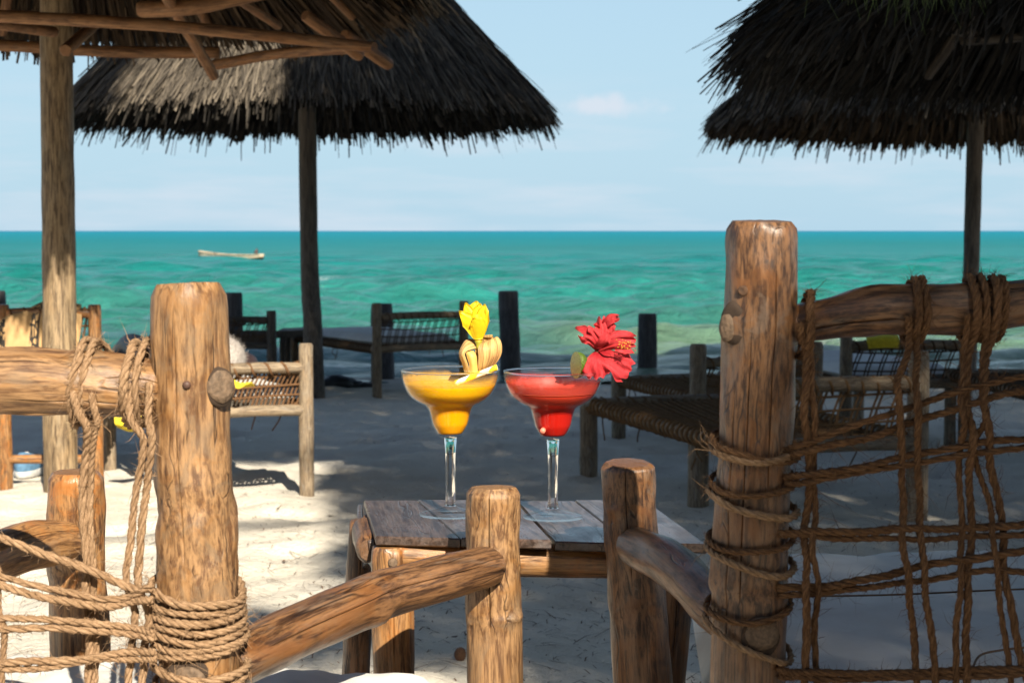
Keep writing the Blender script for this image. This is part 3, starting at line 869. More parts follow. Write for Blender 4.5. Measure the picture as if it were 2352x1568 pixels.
def sunshade(label, x, y, z_e, z_a, R, pole_pts, pole_r, mat_pole, mats, seed, dens=1.0, w=0.011, fr=0.30, frdroop=0.5, shag=1.0, rails=6):
    gz = sand_z(x, y) - 0.03
    rt = root('thatched_sunshade', (x, y, gz), label, 'sunshade', 'thatched beach sunshades')
    rg = np.random.default_rng(seed)
    mb = MB(); log(mb, [(p[0], p[1], p[2]) for p in pole_pts], pole_r, 24, 0.05, seed, 0.03, 9, 0.2)
    mb.build('pole', mat_pole, rt)
    sl = (z_a - z_e) / R
    mb = MB()
    # core: closed dark cone with thickness, added to block light between the strands
    pr = [(0.0, z_a + 0.05), (R * 0.5, z_e + sl * R * 0.5 + 0.05), (R, z_e + 0.03), (R, z_e - 0.01), (R * 0.5, z_e + sl * R * 0.5 - 0.03), (0.0, z_a - 0.05)]
    lathe(mb, pr, 48, (x, y, 0))
    mb.build('thatch_core', M['thatch_core'], rt)
    mb = MB()
    nc = 15
    for k in range(nc):
        r0 = R * (0.03 + 0.90 * k / (nc - 1))
        n = int(dens * (260 + 5200 * r0 / R))
        V, q, G = strands(rg, x, y, z_e, z_a, R, r0, n, min(0.36, (R - r0) * 1.3 + 0.10 * shag), w, 0.24 * shag, 0.10 * shag, 0.075 + 0.01 * (k % 2), 0.15)
        mb.add(V, q, None, G)
    o = mb.build('thatch', mats[0], rt, False); tag(o, kind='stuff')
    mb = MB()
    for off_ in (0.05, 0.0):
        V, q, G = strands(rg, x, y, z_e, z_a, R, R - 0.14, int(dens * 3000), fr, w * 1.7, 0.09 * shag, 0.05 * shag, off_, frdroop)
        mb.add(V, q, None, G)
    V, q, G = strands(rg, x, y, z_e, z_a, R, R - 0.10, int(dens * 420), fr * 1.5, w * 1.3, 0.12 * shag, 0.10 * shag, 0.02, frdroop * 1.3)
    mb.add(V, q, None, G)
    o = mb.build('eave_fringe', mats[1], rt, False); tag(o, kind='stuff')
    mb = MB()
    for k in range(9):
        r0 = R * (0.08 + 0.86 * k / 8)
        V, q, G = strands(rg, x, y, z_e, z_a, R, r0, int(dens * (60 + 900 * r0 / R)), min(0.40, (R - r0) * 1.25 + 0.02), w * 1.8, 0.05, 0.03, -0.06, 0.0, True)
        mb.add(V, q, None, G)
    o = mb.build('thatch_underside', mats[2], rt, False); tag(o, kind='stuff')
    # rafters and a ring of rails under the thatch
    for k in range(8):
        a = k * math.pi / 4 + 0.3 + seed
        mb = MB()
        p0 = (x + 0.06 * math.cos(a), y + 0.06 * math.sin(a), z_a - sl * 0.06 - 0.12)
        p1 = (x + (R - 0.12) * math.cos(a), y + (R - 0.12) * math.sin(a), z_e + sl * 0.12 - 0.11)
        log(mb, [p0, p1], [0.026, 0.022], 10, 0.15, seed + k, 0.05, 6, 0.4)
        mb.build('rafter', M['wood_rafter'] if mats[0] is M['thatch'] and y < 8 else M['wood_pole_dark'], rt)
    rr_ = R * 0.80
    for k in range(rails):
        a0 = k * 2 * math.pi / rails + 0.5 + seed; a1 = a0 + 2 * math.pi / rails + 0.06
        zr = z_e + sl * (R - rr_) - 0.15
        mb = MB()
        log(mb, [(x + rr_ * math.cos(a0), y + rr_ * math.sin(a0), zr + 0.02), (x + rr_ * math.cos((a0 + a1) / 2) * 0.93, y + rr_ * math.sin((a0 + a1) / 2) * 0.93, zr + 0.035), (x + rr_ * math.cos(a1), y + rr_ * math.sin(a1), zr - 0.01)], [0.022, 0.02], 10, 0.12, seed + 20 + k, 0.06, 6, 0.4)
        mb.build('ring_beam', M['wood_pole_dark'] if y < 8 else M['wood_shade'], rt)
    return rt

def pole_between(px_top, py_top, px_bot, py_bot, d, z_top, mids=()):
    A = at(px_top, py_top, d); B = at(px_bot, py_bot, d)
    t0 = (z_top - A.z) / (B.z - A.z)
    T_ = A + (B - A) * t0
    t1 = ((sand_z(B.x, d) - 0.25) - A.z) / (B.z - A.z)
    E = A + (B - A) * t1
    pts = [E] + [at(*m, d) for m in mids] + [T_]
    return pts
FL = at(712, 500, 12.0)
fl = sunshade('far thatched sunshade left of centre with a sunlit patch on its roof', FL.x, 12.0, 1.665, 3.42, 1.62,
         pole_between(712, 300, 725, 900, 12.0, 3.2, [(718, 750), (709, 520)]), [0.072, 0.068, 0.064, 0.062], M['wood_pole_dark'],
         (M['thatch'], M['thatch_shaded'], M['thatch_shaded']), 3, 1.0, 0.0048, 0.20, 0.9, shag=0.55)
FR = at(2236, 500, 13.0)
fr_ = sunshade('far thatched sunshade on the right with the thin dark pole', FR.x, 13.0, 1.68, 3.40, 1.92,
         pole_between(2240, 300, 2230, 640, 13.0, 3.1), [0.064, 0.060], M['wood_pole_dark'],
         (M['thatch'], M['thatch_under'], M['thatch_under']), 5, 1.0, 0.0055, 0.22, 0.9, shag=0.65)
NL = at(132, 500, 6.4)
nl = sunshade('near thatched sunshade at upper left with orange rafters under its roof', NL.x, 6.4, 1.735, 2.92, 1.31,
         pole_between(130, 100, 140, 1100, 6.4, 2.8), [0.066, 0.061, 0.058], M['wood_pole'],
         (M['thatch'], M['thatch_under'], M['thatch_under']), 8, 1.0, 0.0036, 0.12, 0.6, shag=0.5, rails=0)
nr = sunshade('near shaded shaggy thatched sunshade at upper right under the casuarina branch', 2.47, 6.0, 1.52, 3.02, 1.56,
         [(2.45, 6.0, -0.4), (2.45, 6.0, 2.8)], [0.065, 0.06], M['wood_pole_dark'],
         (M['thatch_shaded'], M['thatch_shaded'], M['thatch_shaded']), 12, 1.0, 0.0040, 0.24, 0.6, shag=1.6)
# the near left roof's own timbers, as they run in the photograph
for k, (pts, rr_) in enumerate([
        ([(-70, 34, 5.5), (380, 60, 5.7), (850, 108, 6.0)], [0.021, 0.020]),
        ([(-70, 100, 7.0), (230, 118, 7.0), (505, 122, 7.0)], [0.024, 0.024]),
        ([(480, 152, 6.95), (640, 124, 6.8), (860, 108, 6.4)], [0.022, 0.021]),
        ([(352, -60, 5.7), (492, 176, 6.6)], [0.022, 0.021]),
        ([(150, 116, 5.9), (225, 50, 6.6)], [0.022, 0.022]),
        ([(700, 35, 6.0), (828, 130, 6.2)], [0.022, 0.023]),
        ([(790, 80, 6.3), (895, 150, 6.5)], [0.024, 0.024]),
        ([(320, 22, 6.0), (450, 14, 5.95), (640, -25, 6.0)], [0.031, 0.027]),
        ([(-40, 52, 5.6), (125, 74, 6.2)], [0.018, 0.020]),
        ([(520, -20, 6.1), (640, 60, 6.7)], [0.018, 0.018])]):
    mb = MB(); log(mb, [at(*p) for p in pts], rr_, 14, 0.06, 40 + k, 0.05, 7, 0.35, tip=0.88)
    mb.build('roof_beam', M['wood_rafter'], nl)

# ------------------------------------------------------------------ casuarina tree, its unseen crown shaped to shade the right side and middle beach
def lit(x, y):
    """where the sun reaches the sand (ground coordinates)"""
    n = nz(x * 2.1, y * 1.7, 0 * x, 4) * 0.16 + nz(x * 5, y * 4.1, 0 * x, 6) * 0.07
    a = (y < 3.55) & (x < np.where(y < 2.57, -0.115, 0.03) + n * 0.25)
    b = (y >= 3.3) & (y < 4.25) & (x < -0.62 + n)
    c = (y >= 4.1) & (y < 6.35 + n * 0.5) & (x < -0.36 + n * 0.8 - (y - 4.1) * 0.13) & (x > -3.2)
    c = c | ((y > 6) & (y < 7.55) & (x < -0.74) & (x > -2.4)) | ((y > 7) & (y < 8.5) & (x < -1.88) & (x > -3.0))
    d = (y > 12.3) & (y < 13.7) & (x < -2.15 + n) & (x > -3.25)
    e = (y > 4.8) & (y < 6.5) & (nz(x * 1.6, y * 7, 0 * x, 9) > 0.42) & (x > 0.8)
    return a | b | c | d | e
tree = root('casuarina_tree', (5.2, -4.5, 0), 'tall casuarina tree with a drooping needle branch across the upper right', 'tree')
rg = np.random.default_rng(31)
mb = MB(); log(mb, [(5.2, -4.5, -0.3), (5.0, -4.3, 3), (4.5, -3.6, 6), (4.1, -3.0, 9.5)], [0.24, 0.20, 0.13, 0.05], 16, 0.3, 2, 0.06)
mb.build('trunk', M['bark'], tree)
limbs = [[(4.9, -4.2, 3.6), (3.6, -1.5, 4.6), (2.2, 1.4, 3.6), (1.35, 3.2, 2.3), (1.12, 3.85, 1.75)],
         [(4.6, -3.7, 5.2), (3.0, -2.5, 6.4), (1.2, -0.6, 7.0), (-0.8, 1.4, 7.0)],
         [(4.7, -3.9, 4.8), (4.4, -1.0, 6.0), (4.4, 2.0, 6.6), (4.2, 4.6, 6.5)],
         [(4.3, -3.3, 7.0), (2.2, -4.6, 7.6), (0.9, -5.0, 7.4)],
         [(4.3, -3.3, 6.6), (2.6, 0.5, 7.8), (0.8, 3.4, 8.0)]]
for k, L_ in enumerate(limbs):
    mb = MB(); log(mb, L_, [0.06, 0.035, 0.012], 10, 0.2, 60 + k, 0.06)
    mb.build('limb', M['bark'], tree)
n = 210000
zc = rg.uniform(5.2, 7.8, n)
gx, gy = rg.uniform(-4.2, 6.0, n), rg.uniform(0.9, 17.0, n)
gap = nz(gx * 3.3, gy * 3.1, zc * 2.0, 13)
keep = ~lit(gx, gy) & ((gap < 0.60) | ((gx < 0.9) & (gy > 6.2)))  # crown shaped for the light: leaves dropped wherever sun should land
# ground is reached along the sun ray: crown point = ground + t*S
gx, gy, zc = gx[keep], gy[keep], zc[keep]
tt = zc / S.z
P = np.stack([gx + S.x * tt, gy + S.y * tt, zc], -1)
n = len(P)
dirs = np.stack([rg.normal(0, 0.45, n), rg.normal(0, 0.45, n), -np.abs(rg.normal(0.8, 0.3, n))], -1)
dirs /= np.linalg.norm(dirs, axis=1)[:, None]
w_ = np.cross(dirs, rg.normal(0, 1, (n, 3))); w_ /= np.linalg.norm(w_, axis=1)[:, None]
ln = rg.uniform(0.14, 0.30, n)[:, None]; ww = rg.uniform(0.010, 0.020, n)[:, None]
V = np.stack([P - w_ * ww, P + w_ * ww, P + dirs * ln + w_ * ww * 0.4, P + dirs * ln - w_ * ww * 0.4], 1).reshape(-1, 3)
mb = MB(); mb.add(V, np.arange(n)[:, None] * 4 + np.array([[0, 1, 2, 3]]))
o = mb.build('crown', M['needle'], tree, False); tag(o, kind='stuff')
# unseen foliage mass added behind the camera to block sky light
gv = MB(); ng = 34000
gxx = rg.uniform(-26, 26, ng); gyy = rg.normal(-12.0, 0.9, ng); gzz = rg.uniform(0, 1, ng) ** 0.9 * (7.0 + 0.6 * nz(gxx * 0.5, gxx * 0.1, gxx * 0, 3))
Pg = np.stack([gxx, gyy, gzz], -1); dg_ = rg.normal(0, 1, (ng, 3)); dg_ /= np.linalg.norm(dg_, axis=1)[:, None]; wg_ = np.cross(dg_, rg.normal(0, 1, (ng, 3))); wg_ /= np.linalg.norm(wg_, axis=1)[:, None]
gv.add(np.stack([Pg - dg_ * 0.3 - wg_ * 0.12, Pg - dg_ * 0.3 + wg_ * 0.12, Pg + dg_ * 0.3 + wg_ * 0.12, Pg + dg_ * 0.3 - wg_ * 0.12], 1).reshape(-1, 3), np.arange(ng)[:, None] * 4 + np.array([[0, 1, 2, 3]]))
o = gv.build('light_blocking_grove', M['needle'], None, False); tag(o, 'unseen casuarina grove added behind the camera to block sky light', 'grove', None, 'stuff')
# the drooping twig in view
mb = MB()
n = 1000
px = rg.normal(2095, 80, n); py = rg.uniform(-260, -70, n); dd = rg.uniform(3.7, 4.1, n)
B0 = np.array([list(at(a_, b_, c_)) for a_, b_, c_ in zip(px, py, dd)])
dv = np.stack([rg.normal(0.0, 0.28, n), rg.normal(0, 0.28, n), -np.abs(rg.normal(1, 0.2, n))], -1)
ln = rg.uniform(0.04, 0.12, n)[:, None]
sw = np.stack([np.ones(n), 0 * dv[:, 0], 0 * dv[:, 0]], -1) * 0.0011
V = np.stack([B0 - sw, B0 + sw, B0 + dv * ln + sw * 0.5, B0 + dv * ln - sw * 0.5], 1).reshape(-1, 3)
mb.add(V, np.arange(n)[:, None] * 4 + np.array([[0, 1, 2, 3]]))
o = mb.build('drooping_branch', M['needle'], tree, False); tag(o, kind='stuff')

# ------------------------------------------------------------------ pilings along the waterline
for (px, ptop, wpx, d, lab, lean) in [
        (1171, 668, 46, 14.6, 'tallest grey wooden piling at the water, between the two drinks', 6),
        (1487, 720, 43, 14.6, 'short dark wooden piling at the water, right of the hibiscus', -1),
        (878, 697, 50, 14.4, 'grey wooden piling at the water behind the central lounger backrest', 2),
        (538, 672, 40, 14.0, 'dark wooden piling at the water behind the left foreground post', 3),
        (-6, 668, 44, 13.5, 'grey leaning wooden piling cut by the left edge', 8)]:
    A = at(px - lean * 0.5, ptop, d); r_ = wpx * d / FD / 2
    gz = sand_z(A.x, d)
    B = Vector((A.x + lean * d / FD, d, gz - 0.3))
    mb = MB(); log(mb, [B, A], [r_ * 1.12, r_ * 0.98], 24, 0.05, px * 0.13, 0.04, 11, 0.25, cracks=[(0.7, 0.5, 1.0, 0.03, 0.01)], tip=0.93)
    o = mb.build('wooden_piling', M['wood_piling'])
    tag(o, lab, 'piling', 'pilings along the waterline')
for k, (px, py, s_, lab) in enumerate([(778, 872, 0.10, 'dark wet rock on the waterline beside the far pole'), (812, 868, 0.06, 'small dark rock at the waterline, middle of three'), (846, 874, 0.045, 'smallest dark rock at the waterline by the lounger post')]):
    c = at(px, py, 13.4); mb = MB()
    a_ = np.linspace(0, 2 * np.pi, 14, endpoint=False); ph = np.linspace(0.02, np.pi - 0.02, 9)
    PH, AA = np.meshgrid(ph, a_, indexing='ij')
    nx_, ny_, nz_ = np.sin(PH) * np.cos(AA), np.sin(PH) * np.sin(AA), np.cos(PH)
    rr_ = s_ * (1 + 0.28 * nz(nx_ * 2, ny_ * 2, nz_ * 2, k + 3) + 0.12 * nz(nx_ * 5, ny_ * 5, nz_ * 5, k))
    gz = sand_z(c.x, 13.4)
    V = np.stack([c.x + nx_ * rr_ * 1.5, 13.4 + ny_ * rr_, gz + s_ * 0.25 + nz_ * rr_ * 0.7], -1).reshape(-1, 3)
    mb.add(V, gridq(9, 14)); o = mb.build('shore_rock', M['rock']); tag(o, lab, 'rock', 'rocks at the waterline')

# ------------------------------------------------------------------ foreground chairs
def ext_ground(top, low, z=-0.02):
    """carry the line top->low on to the sand"""
    d = (low - top)
    return top + d * ((z - top.z) / d.z)
def disc(mb, c, nrm, rx, rz, seed=0, dome=0.1, up=Vector((0, 0, 1)), n=20):
    nrm = Vector(nrm).normalized(); e1 = up.cross(nrm).normalized(); e2 = nrm.cross(e1)
    a = np.linspace(0, 2 * np.pi, n, endpoint=False)
    w_ = 1 + 0.06 * nz(np.cos(a) * 2, np.sin(a) * 2, a * 0, seed)
    E1, E2, N_, C_ = map(np.array, (e1, e2, nrm, c))
    rings = []
    for f, h in ((1.0, -0.6), (0.98, 0.0), (0.6, dome * 0.6)):
        rings.append(C_ + E1 * (np.cos(a) * rx * f * w_)[:, None] + E2 * (np.sin(a) * rz * f * w_)[:, None] + N_ * (h * min(rx, rz)))
    V = np.vstack(rings + [C_ + N_ * dome * min(rx, rz)])
    j = np.arange(n); t_ = np.stack([2 * n + j, 2 * n + (j + 1) % n, np.full(n, 3 * n)], -1)
    mb.add(V, gridq(3, n), t_)

def cushion(mb, c00, c10, c11, c01, th, seed=0, nx_=26, ny_=26):
    """puffed mattress over a quad of top corners"""
    C = [np.array(list(c)) for c in (c00, c10, c11, c01)]
    def surf(u, v): return C[0] * (1 - u) * (1 - v) + C[1] * u * (1 - v) + C[2] * u * v + C[3] * (1 - u) * v
    u = np.linspace(0, 1, nx_); v = np.linspace(0, 1, ny_)
    U_, V_ = np.meshgrid(u, v, indexing='ij')
    base = surf(U_[..., None], V_[..., None])
    ed = np.minimum(np.minimum(U_, 1 - U_), np.minimum(V_, 1 - V_))
    prof = np.clip(ed / 0.06, 0, 1) ** 0.5
    wr = 0.004 * nz(base[..., 0] * 18, base[..., 1] * 11, base[..., 0] * 0, seed) + 0.003 * nz(base[..., 0] * 45, base[..., 1] * 30, base[..., 0] * 0, seed + 2)
    top = base.copy(); top[..., 2] += -th * 0.5 * (1 - prof) + wr * prof + 0.008 * prof * np.clip(ed / 0.3, 0, 1)
    bot = base.copy(); bot[..., 2] += -th + th * 0.5 * (1 - prof)
    n_, m_ = nx_, ny_
    q = gridq(n_, m_, False); k = n_ * m_
    V = np.vstack([top.reshape(-1, 3), bot.reshape(-1, 3)])
    mb.add(V, np.vstack([q, q[:, ::-1] + k]))

def ring_path(c, R_, zfun, a0, a1, n=40, axis=None):
    a = np.linspace(a0, a1, n)
    return [Vector((c.x + R_ * math.sin(x), c.y - R_ * math.cos(x), 0)) + Vector((0, 0, zfun(x))) for x in a]
def lerp_at_z(A, B, z):
    t_ = (z - A.z) / (B.z - A.z)
    return A + (B - A) * t_

# --- left chair
DL = 1.45
tl, bl_ = at(431, 652, DL), at(463, 1568, DL)
lc_r = ext_ground(tl, bl_)
chL = root('rope_back_armchair', (lc_r.x - 0.25, 1.6, 0), 'sunlit log armchair with rope back and white cushion, left foreground', 'armchair')
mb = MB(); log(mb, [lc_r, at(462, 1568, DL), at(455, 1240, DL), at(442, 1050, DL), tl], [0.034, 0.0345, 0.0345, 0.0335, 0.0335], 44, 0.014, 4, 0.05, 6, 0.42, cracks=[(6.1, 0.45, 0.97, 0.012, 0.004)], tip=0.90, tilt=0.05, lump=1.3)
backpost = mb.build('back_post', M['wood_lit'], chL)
mb = MB(); log(mb, [at(-760, 905, DL), at(-760, 652, DL) + Vector((0, 0, 0.0))], [0.033], 20, 0.05, 5); 
mb = MB(); a_ = at(-700, 652, DL + 0.03); log(mb, [Vector((a_.x, a_.y, -0.02)), a_], [0.034, 0.033], 24, 0.03, 5, 0.05, 6, 0.42, tip=0.9); mb.build('back_post', M['wood_lit'], chL)
mb = MB(); log(mb, [at(-700, 870, DL + 0.01), at(-200, 872, DL - 0.005), at(60, 874, DL - 0.01), at(230, 882, DL - 0.01), at(370, 892, DL)], [0.027, 0.0285, 0.029, 0.0275, 0.024], 40, 0.014, 6, 0.05, 7, 0.3, cracks=[(0.5, 0.5, 1.0, 0.02, 0.003), (1.1, 0.4, 0.8, 0.015, 0.003)], lump=1.2)
rail = mb.build('back_rail', M['wood_lit'], chL)
# tenon end and nail showing in the post
c = at(508, 890, DL - 0.0215); nrm = Vector((0.55, -0.83, 0))
mb = MB(); disc(mb, c + nrm * 0.0005, nrm, 0.0122, 0.0172, 2, 0.02); mb.build('mortise_shade', M['recess_shade'], backpost)
mb = MB(); disc(mb, c + nrm * 0.0018 + Vector((0, 0, 0.0008)), nrm, 0.0120, 0.0142, 3, 0.05); mb.build('tenon', M['endgrain'], backpost)
mb = MB(); disc(mb, at(428, 884, DL - 0.0345), (0, -1, 0), 0.0035, 0.0035, 1, 0.5, n=12); mb.build('nail', M['iron'], backpost)
c = at(430, 1548, DL - 0.034)
mb = MB(); disc(mb, c, (-0.1, -1, 0), 0.018, 0.014, 2, 0.02); mb.build('mortise_shade', M['recess_shade'], backpost)
mb = MB(); disc(mb, c + Vector((0.001, -0.002, -0.004)), (-0.1, -1, 0), 0.015, 0.011, 3, 0.1); mb.build('tenon', M['endgrain'], backpost)
# front posts
DF = 1.80
tf, bf = at(1133, 1118, DF), at(1137, 1568, DF)
mb = MB(); log(mb, [ext_ground(tf, bf), at(1137, 1568, DF), at(1134, 1380, DF), at(1132, 1250, DF), tf], [0.031, 0.0305, 0.0300, 0.0293, 0.0292], 44, 0.012, 8, 0.035, 8, 0.62, cracks=[(6.15, 0.35, 1.0, 0.016, 0.006), (5.2, 0.5, 0.8, 0.012, 0.003)], knots=[(0.9, 0.42, 0.02, 0.004)], tip=0.80, tilt=0.03)
mb.build('front_post', M['wood_lit'], chL)
DF2 = 1.86
tf2, bf2 = at(174, 1083, DF2), at(182, 1480, DF2)
mb = MB(); log(mb, [ext_ground(tf2, bf2), bf2, at(176, 1280, DF2), tf2], [0.033, 0.0325, 0.0315, 0.0310], 40, 0.014, 10, 0.035, 8, 0.55, cracks=[(0.25, 0.5, 1.0, 0.012, 0.004)], tip=0.84)
mb.build('front_post', M['wood_orange'], chL)
# arms
mb = MB(); log(mb, [at(520, 1530, 1.47), at(640, 1468, 1.53), at(790, 1402, 1.60), at(880, 1362, 1.65), at(1000, 1330, 1.70), at(1128, 1297, 1.772)], [0.024, 0.0262, 0.0245, 0.0245, 0.0228, 0.0212], 40, 0.012, 13, 0.05, 9, 0.3, cracks=[(1.2, 0.1, 0.95, 0.016, 0.004), (0.4, 0.3, 0.9, 0.014, 0.004)], knots=[(2.2, 0.52, 0.02, 0.005)], tip=0.93, lump=1.4)
mb.build('arm_rail', M['wood_brown'], chL)
mb = MB(); log(mb, [at(-420, 1490, 1.46), at(-150, 1345, 1.62), at(40, 1262, 1.74), at(168, 1242, 1.825)], [0.024, 0.0255, 0.0265, 0.022], 36, 0.012, 15, 0.05, 7, 0.7, tip=0.8, cracks=[(0.9, 0.3, 1.0, 0.014, 0.003)])
mb.build('arm_rail', M['wood_orange'], chL)
# seat frame and cushion
sz = 0.36
for (p, q_) in (((lc_r.x, 1.46), (tf.x, 1.79)), ((-0.62, 1.47), (tf2.x, 1.85)), ((-0.62, 1.46), (lc_r.x, 1.45)), ((tf2.x, 1.86), (tf.x, 1.80))):
    mb = MB(); log(mb, [Vector((p[0], p[1], sz - 0.02)), Vector((q_[0], q_[1], sz - 0.02))], [0.02], 18, 0.04, p[0] * 9, 0.04)
    mb.build('seat_rail', M['wood_lit'], chL)
mb = MB(); cushion(mb, (-0.62, 1.47, 0.43), (-0.27, 1.50, 0.43), (-0.055, 1.745, 0.418), (-0.56, 1.815, 0.428), 0.09, 3, 60, 60)
o = mb.build('cushion', M['canvas'], chL); tag(o, 'white canvas seat cushion')

# ropes of the left back
rid = [0]
def rp(parent, pts, mat, r=0.0045, tw=0.030, fuzz=1.0, name='rope'):
    rid[0] += 1
    r = r * (0.80 + 0.10 * math.sin(rid[0] * 2.7)); tw = tw * (1 + 0.25 * math.sin(rid[0] * 1.9))
    mb = MB(); rope(mb, pts, r, tw, 0.004, fuzz, rid[0] * 1.31)
    return mb.build(name, mat, parent)
RY = DL - 0.034
def loop_on_rail(parent, px, cy, dx, mat, D=DL, R_=0.031, turns=1, a0=-2.6, a1=2.9, r=0.0046):
    """rope wrapped over a horizontal rail; px,cy = rail centre in the photograph"""
    c = at(px, cy, D)
    n = 26
    a = np.linspace(a0, a1, n)
    pts = []
    for i, x in enumerate(a):
        pts.append(Vector((c.x + dx * (i / (n - 1) - 0.5), c.y - (R_ + r) * math.cos(x), c.z + (R_ + r) * math.sin(-x) * -1.0)))
    return rp(parent, pts, mat, r, 0.034, 1.3)
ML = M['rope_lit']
for (px, dx) in ((190, 0.016), (214, 0.020), (307, 0.008), (333, 0.010)):
    loop_on_rail(chL, px, 880, dx, ML)
for pts in (
        [(170, 870, RY + 0.002), (176, 930, RY - 0.004), (200, 985, RY - 0.002), (193, 1080, RY + 0.01), (196, 1300, RY + 0.012), (203, 1450, RY + 0.01), (207, 1640, RY)],
        [(205, 880, RY + 0.001), (222, 960, RY - 0.004), (216, 1000, RY), (209, 1090, RY + 0.012), (211, 1300, RY + 0.014), (218, 1450, RY + 0.012), (222, 1640, RY)],
        [(300, 880, RY + 0.002), (305, 960, RY - 0.003), (330, 1020, RY), (313, 1110, RY + 0.01), (300, 1240, RY + 0.012), (292, 1345, RY + 0.01), (312, 1420, RY + 0.01), (298, 1510, RY + 0.01), (288, 1640, RY)],
        [(338, 880, RY + 0.002), (344, 960, RY - 0.002), (345, 1030, RY), (336, 1130, RY + 0.01), (324, 1250, RY + 0.012), (318, 1345, RY + 0.01), (340, 1420, RY + 0.01), (332, 1500, RY + 0.01), (322, 1640, RY)],
        [(-8, 1300, RY), (2, 1400, RY), (8, 1480, RY), (-4, 1640, RY)]):
    rp(chL, [at(*p) for p in pts], ML, 0.0043)
for pts in (
        [(-60, 1215, RY), (0, 1236, RY), (90, 1268, RY - 0.004), (200, 1306, RY - 0.006), (300, 1346, RY), (352, 1352, RY - 0.01)],
        [(-60, 1312, RY), (0, 1324, RY), (120, 1350, RY - 0.004), (220, 1372, RY - 0.004), (300, 1366, RY), (350, 1345, RY - 0.012)],
        [(-60, 1325, RY), (0, 1342, RY - 0.003), (120, 1376, RY - 0.006), (230, 1390, RY - 0.004), (300, 1384, RY), (350, 1375, RY - 0.01)],
        [(-60, 1418, RY), (60, 1420, RY - 0.005), (180, 1428, RY - 0.006), (300, 1440, RY), (355, 1448, RY - 0.012)],
        [(-60, 1440, RY), (60, 1444, RY - 0.003), (180, 1446, RY - 0.006), (300, 1452, RY), (355, 1465, RY - 0.012)],
        [(-60, 1525, RY), (60, 1522, RY - 0.005), (200, 1510, RY - 0.006), (300, 1496, RY), (355, 1496, RY - 0.012)],
        [(-60, 1540, RY), (60, 1535, RY - 0.003), (200, 1520, RY - 0.006), (300, 1512, RY), (355, 1512, RY - 0.012)]):
    rp(chL, [at(*p) for p in pts], ML, 0.0043)
axL = lambda z: lerp_at_z(tl, bl_, z)
for k, (yl, yr) in enumerate([(1338, 1362), (1368, 1378), (1394, 1396), (1414, 1418), (1434, 1440), (1456, 1458), (1480, 1462), (1512, 1528), (1560, 1548)]):
    zl, zr = at(360, yl, DL).z, at(550, yr, DL).z
    c = axL((zl + zr) / 2)
    rp(chL, ring_path(c, 0.0395, lambda x, zl=zl, zr=zr: (zl + zr) / 2 + (zr - zl) / 2 * math.sin(x) - 0.006 * math.cos(x), -2.9 - 0.1 * k % 0.4, 3.0, 36), ML, 0.0042)

# --- right chair
DR = 1.42
tr_, br_ = at(1749, 508, DR), at(1716, 1568, DR)
gr = ext_ground(tr_, br_)
chR = root('rope_back_armchair', (gr.x + 0.3, 1.6, 0), 'shaded log armchair with brown rope lattice back and white cushion, right foreground', 'armchair')
mb = MB(); log(mb, [gr, at(1716, 1568, DR), at(1722, 1300, DR), at(1735, 1000, DR), at(1747, 750, DR), tr_], [0.0315, 0.0315, 0.0320, 0.0312, 0.0318, 0.0300], 44, 0.014, 19, 0.045, 6, 0.42, cracks=[(0.25, 0.5, 0.93, 0.012, 0.005), (5.9, 0.3, 0.8, 0.012, 0.004), (5.5, 0.2, 0.7, 0.010, 0.003)], knots=[(5.2, 0.80, 0.02, 0.003)], tip=0.93, tilt=-0.03)
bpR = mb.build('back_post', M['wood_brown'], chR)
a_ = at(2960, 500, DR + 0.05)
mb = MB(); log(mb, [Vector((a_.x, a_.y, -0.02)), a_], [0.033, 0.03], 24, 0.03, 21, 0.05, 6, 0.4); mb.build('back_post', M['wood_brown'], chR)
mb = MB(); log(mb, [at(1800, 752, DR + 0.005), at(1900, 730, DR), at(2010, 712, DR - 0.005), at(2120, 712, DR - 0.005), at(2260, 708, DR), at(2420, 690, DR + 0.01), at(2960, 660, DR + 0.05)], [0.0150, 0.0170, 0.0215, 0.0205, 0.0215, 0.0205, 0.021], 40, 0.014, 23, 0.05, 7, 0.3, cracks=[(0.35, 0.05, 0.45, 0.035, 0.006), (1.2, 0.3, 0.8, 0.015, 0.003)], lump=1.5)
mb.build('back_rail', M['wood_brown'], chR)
c = at(1684, 742, DR - 0.0185); nrm = Vector((-0.66, -0.75, 0))
mb = MB(); disc(mb, c + nrm * 0.0012, nrm, 0.012, 0.0185, 2, 0.02); mb.build('mortise_shade', M['recess_shade'], bpR)
mb = MB(); disc(mb, c + nrm * 0.0022 + Vector((-0.004, 0.003, -0.004)), nrm, 0.0075, 0.0120, 5, 0.1); mb.build('tenon', M['endgrain'], bpR)
for (px, py, r_) in ((1770, 685, 0.0038), (1792, 570, 0.0045), (1706, 668, 0.0045)):
    mb = MB(); disc(mb, at(px, py, DR - 0.0300 + abs(px - 1745) * 0.00008), (0.05 if px > 1745 else -0.3, -1, 0), r_, r_, 1, 0.4 if px == 1770 else 0.05, n=12); mb.build('nail' if px == 1770 else 'knot', M['iron'] if px == 1770 else M['knot'], bpR)
c = at(1748, 1462, DR - 0.0315)
mb = MB(); disc(mb, c, (0.1, -1, 0), 0.0165, 0.0185, 4, 0.02); mb.build('mortise_shade', M['recess_shade'], bpR)
mb = MB(); disc(mb, c + Vector((0.001, -0.0015, 0.003)), (0.1, -1, 0), 0.0145, 0.0145, 5, 0.1); mb.build('tenon', M['endgrain'], bpR)
tfr, bfr = at(1442, 1062, DF), at(1472, 1500, DF)
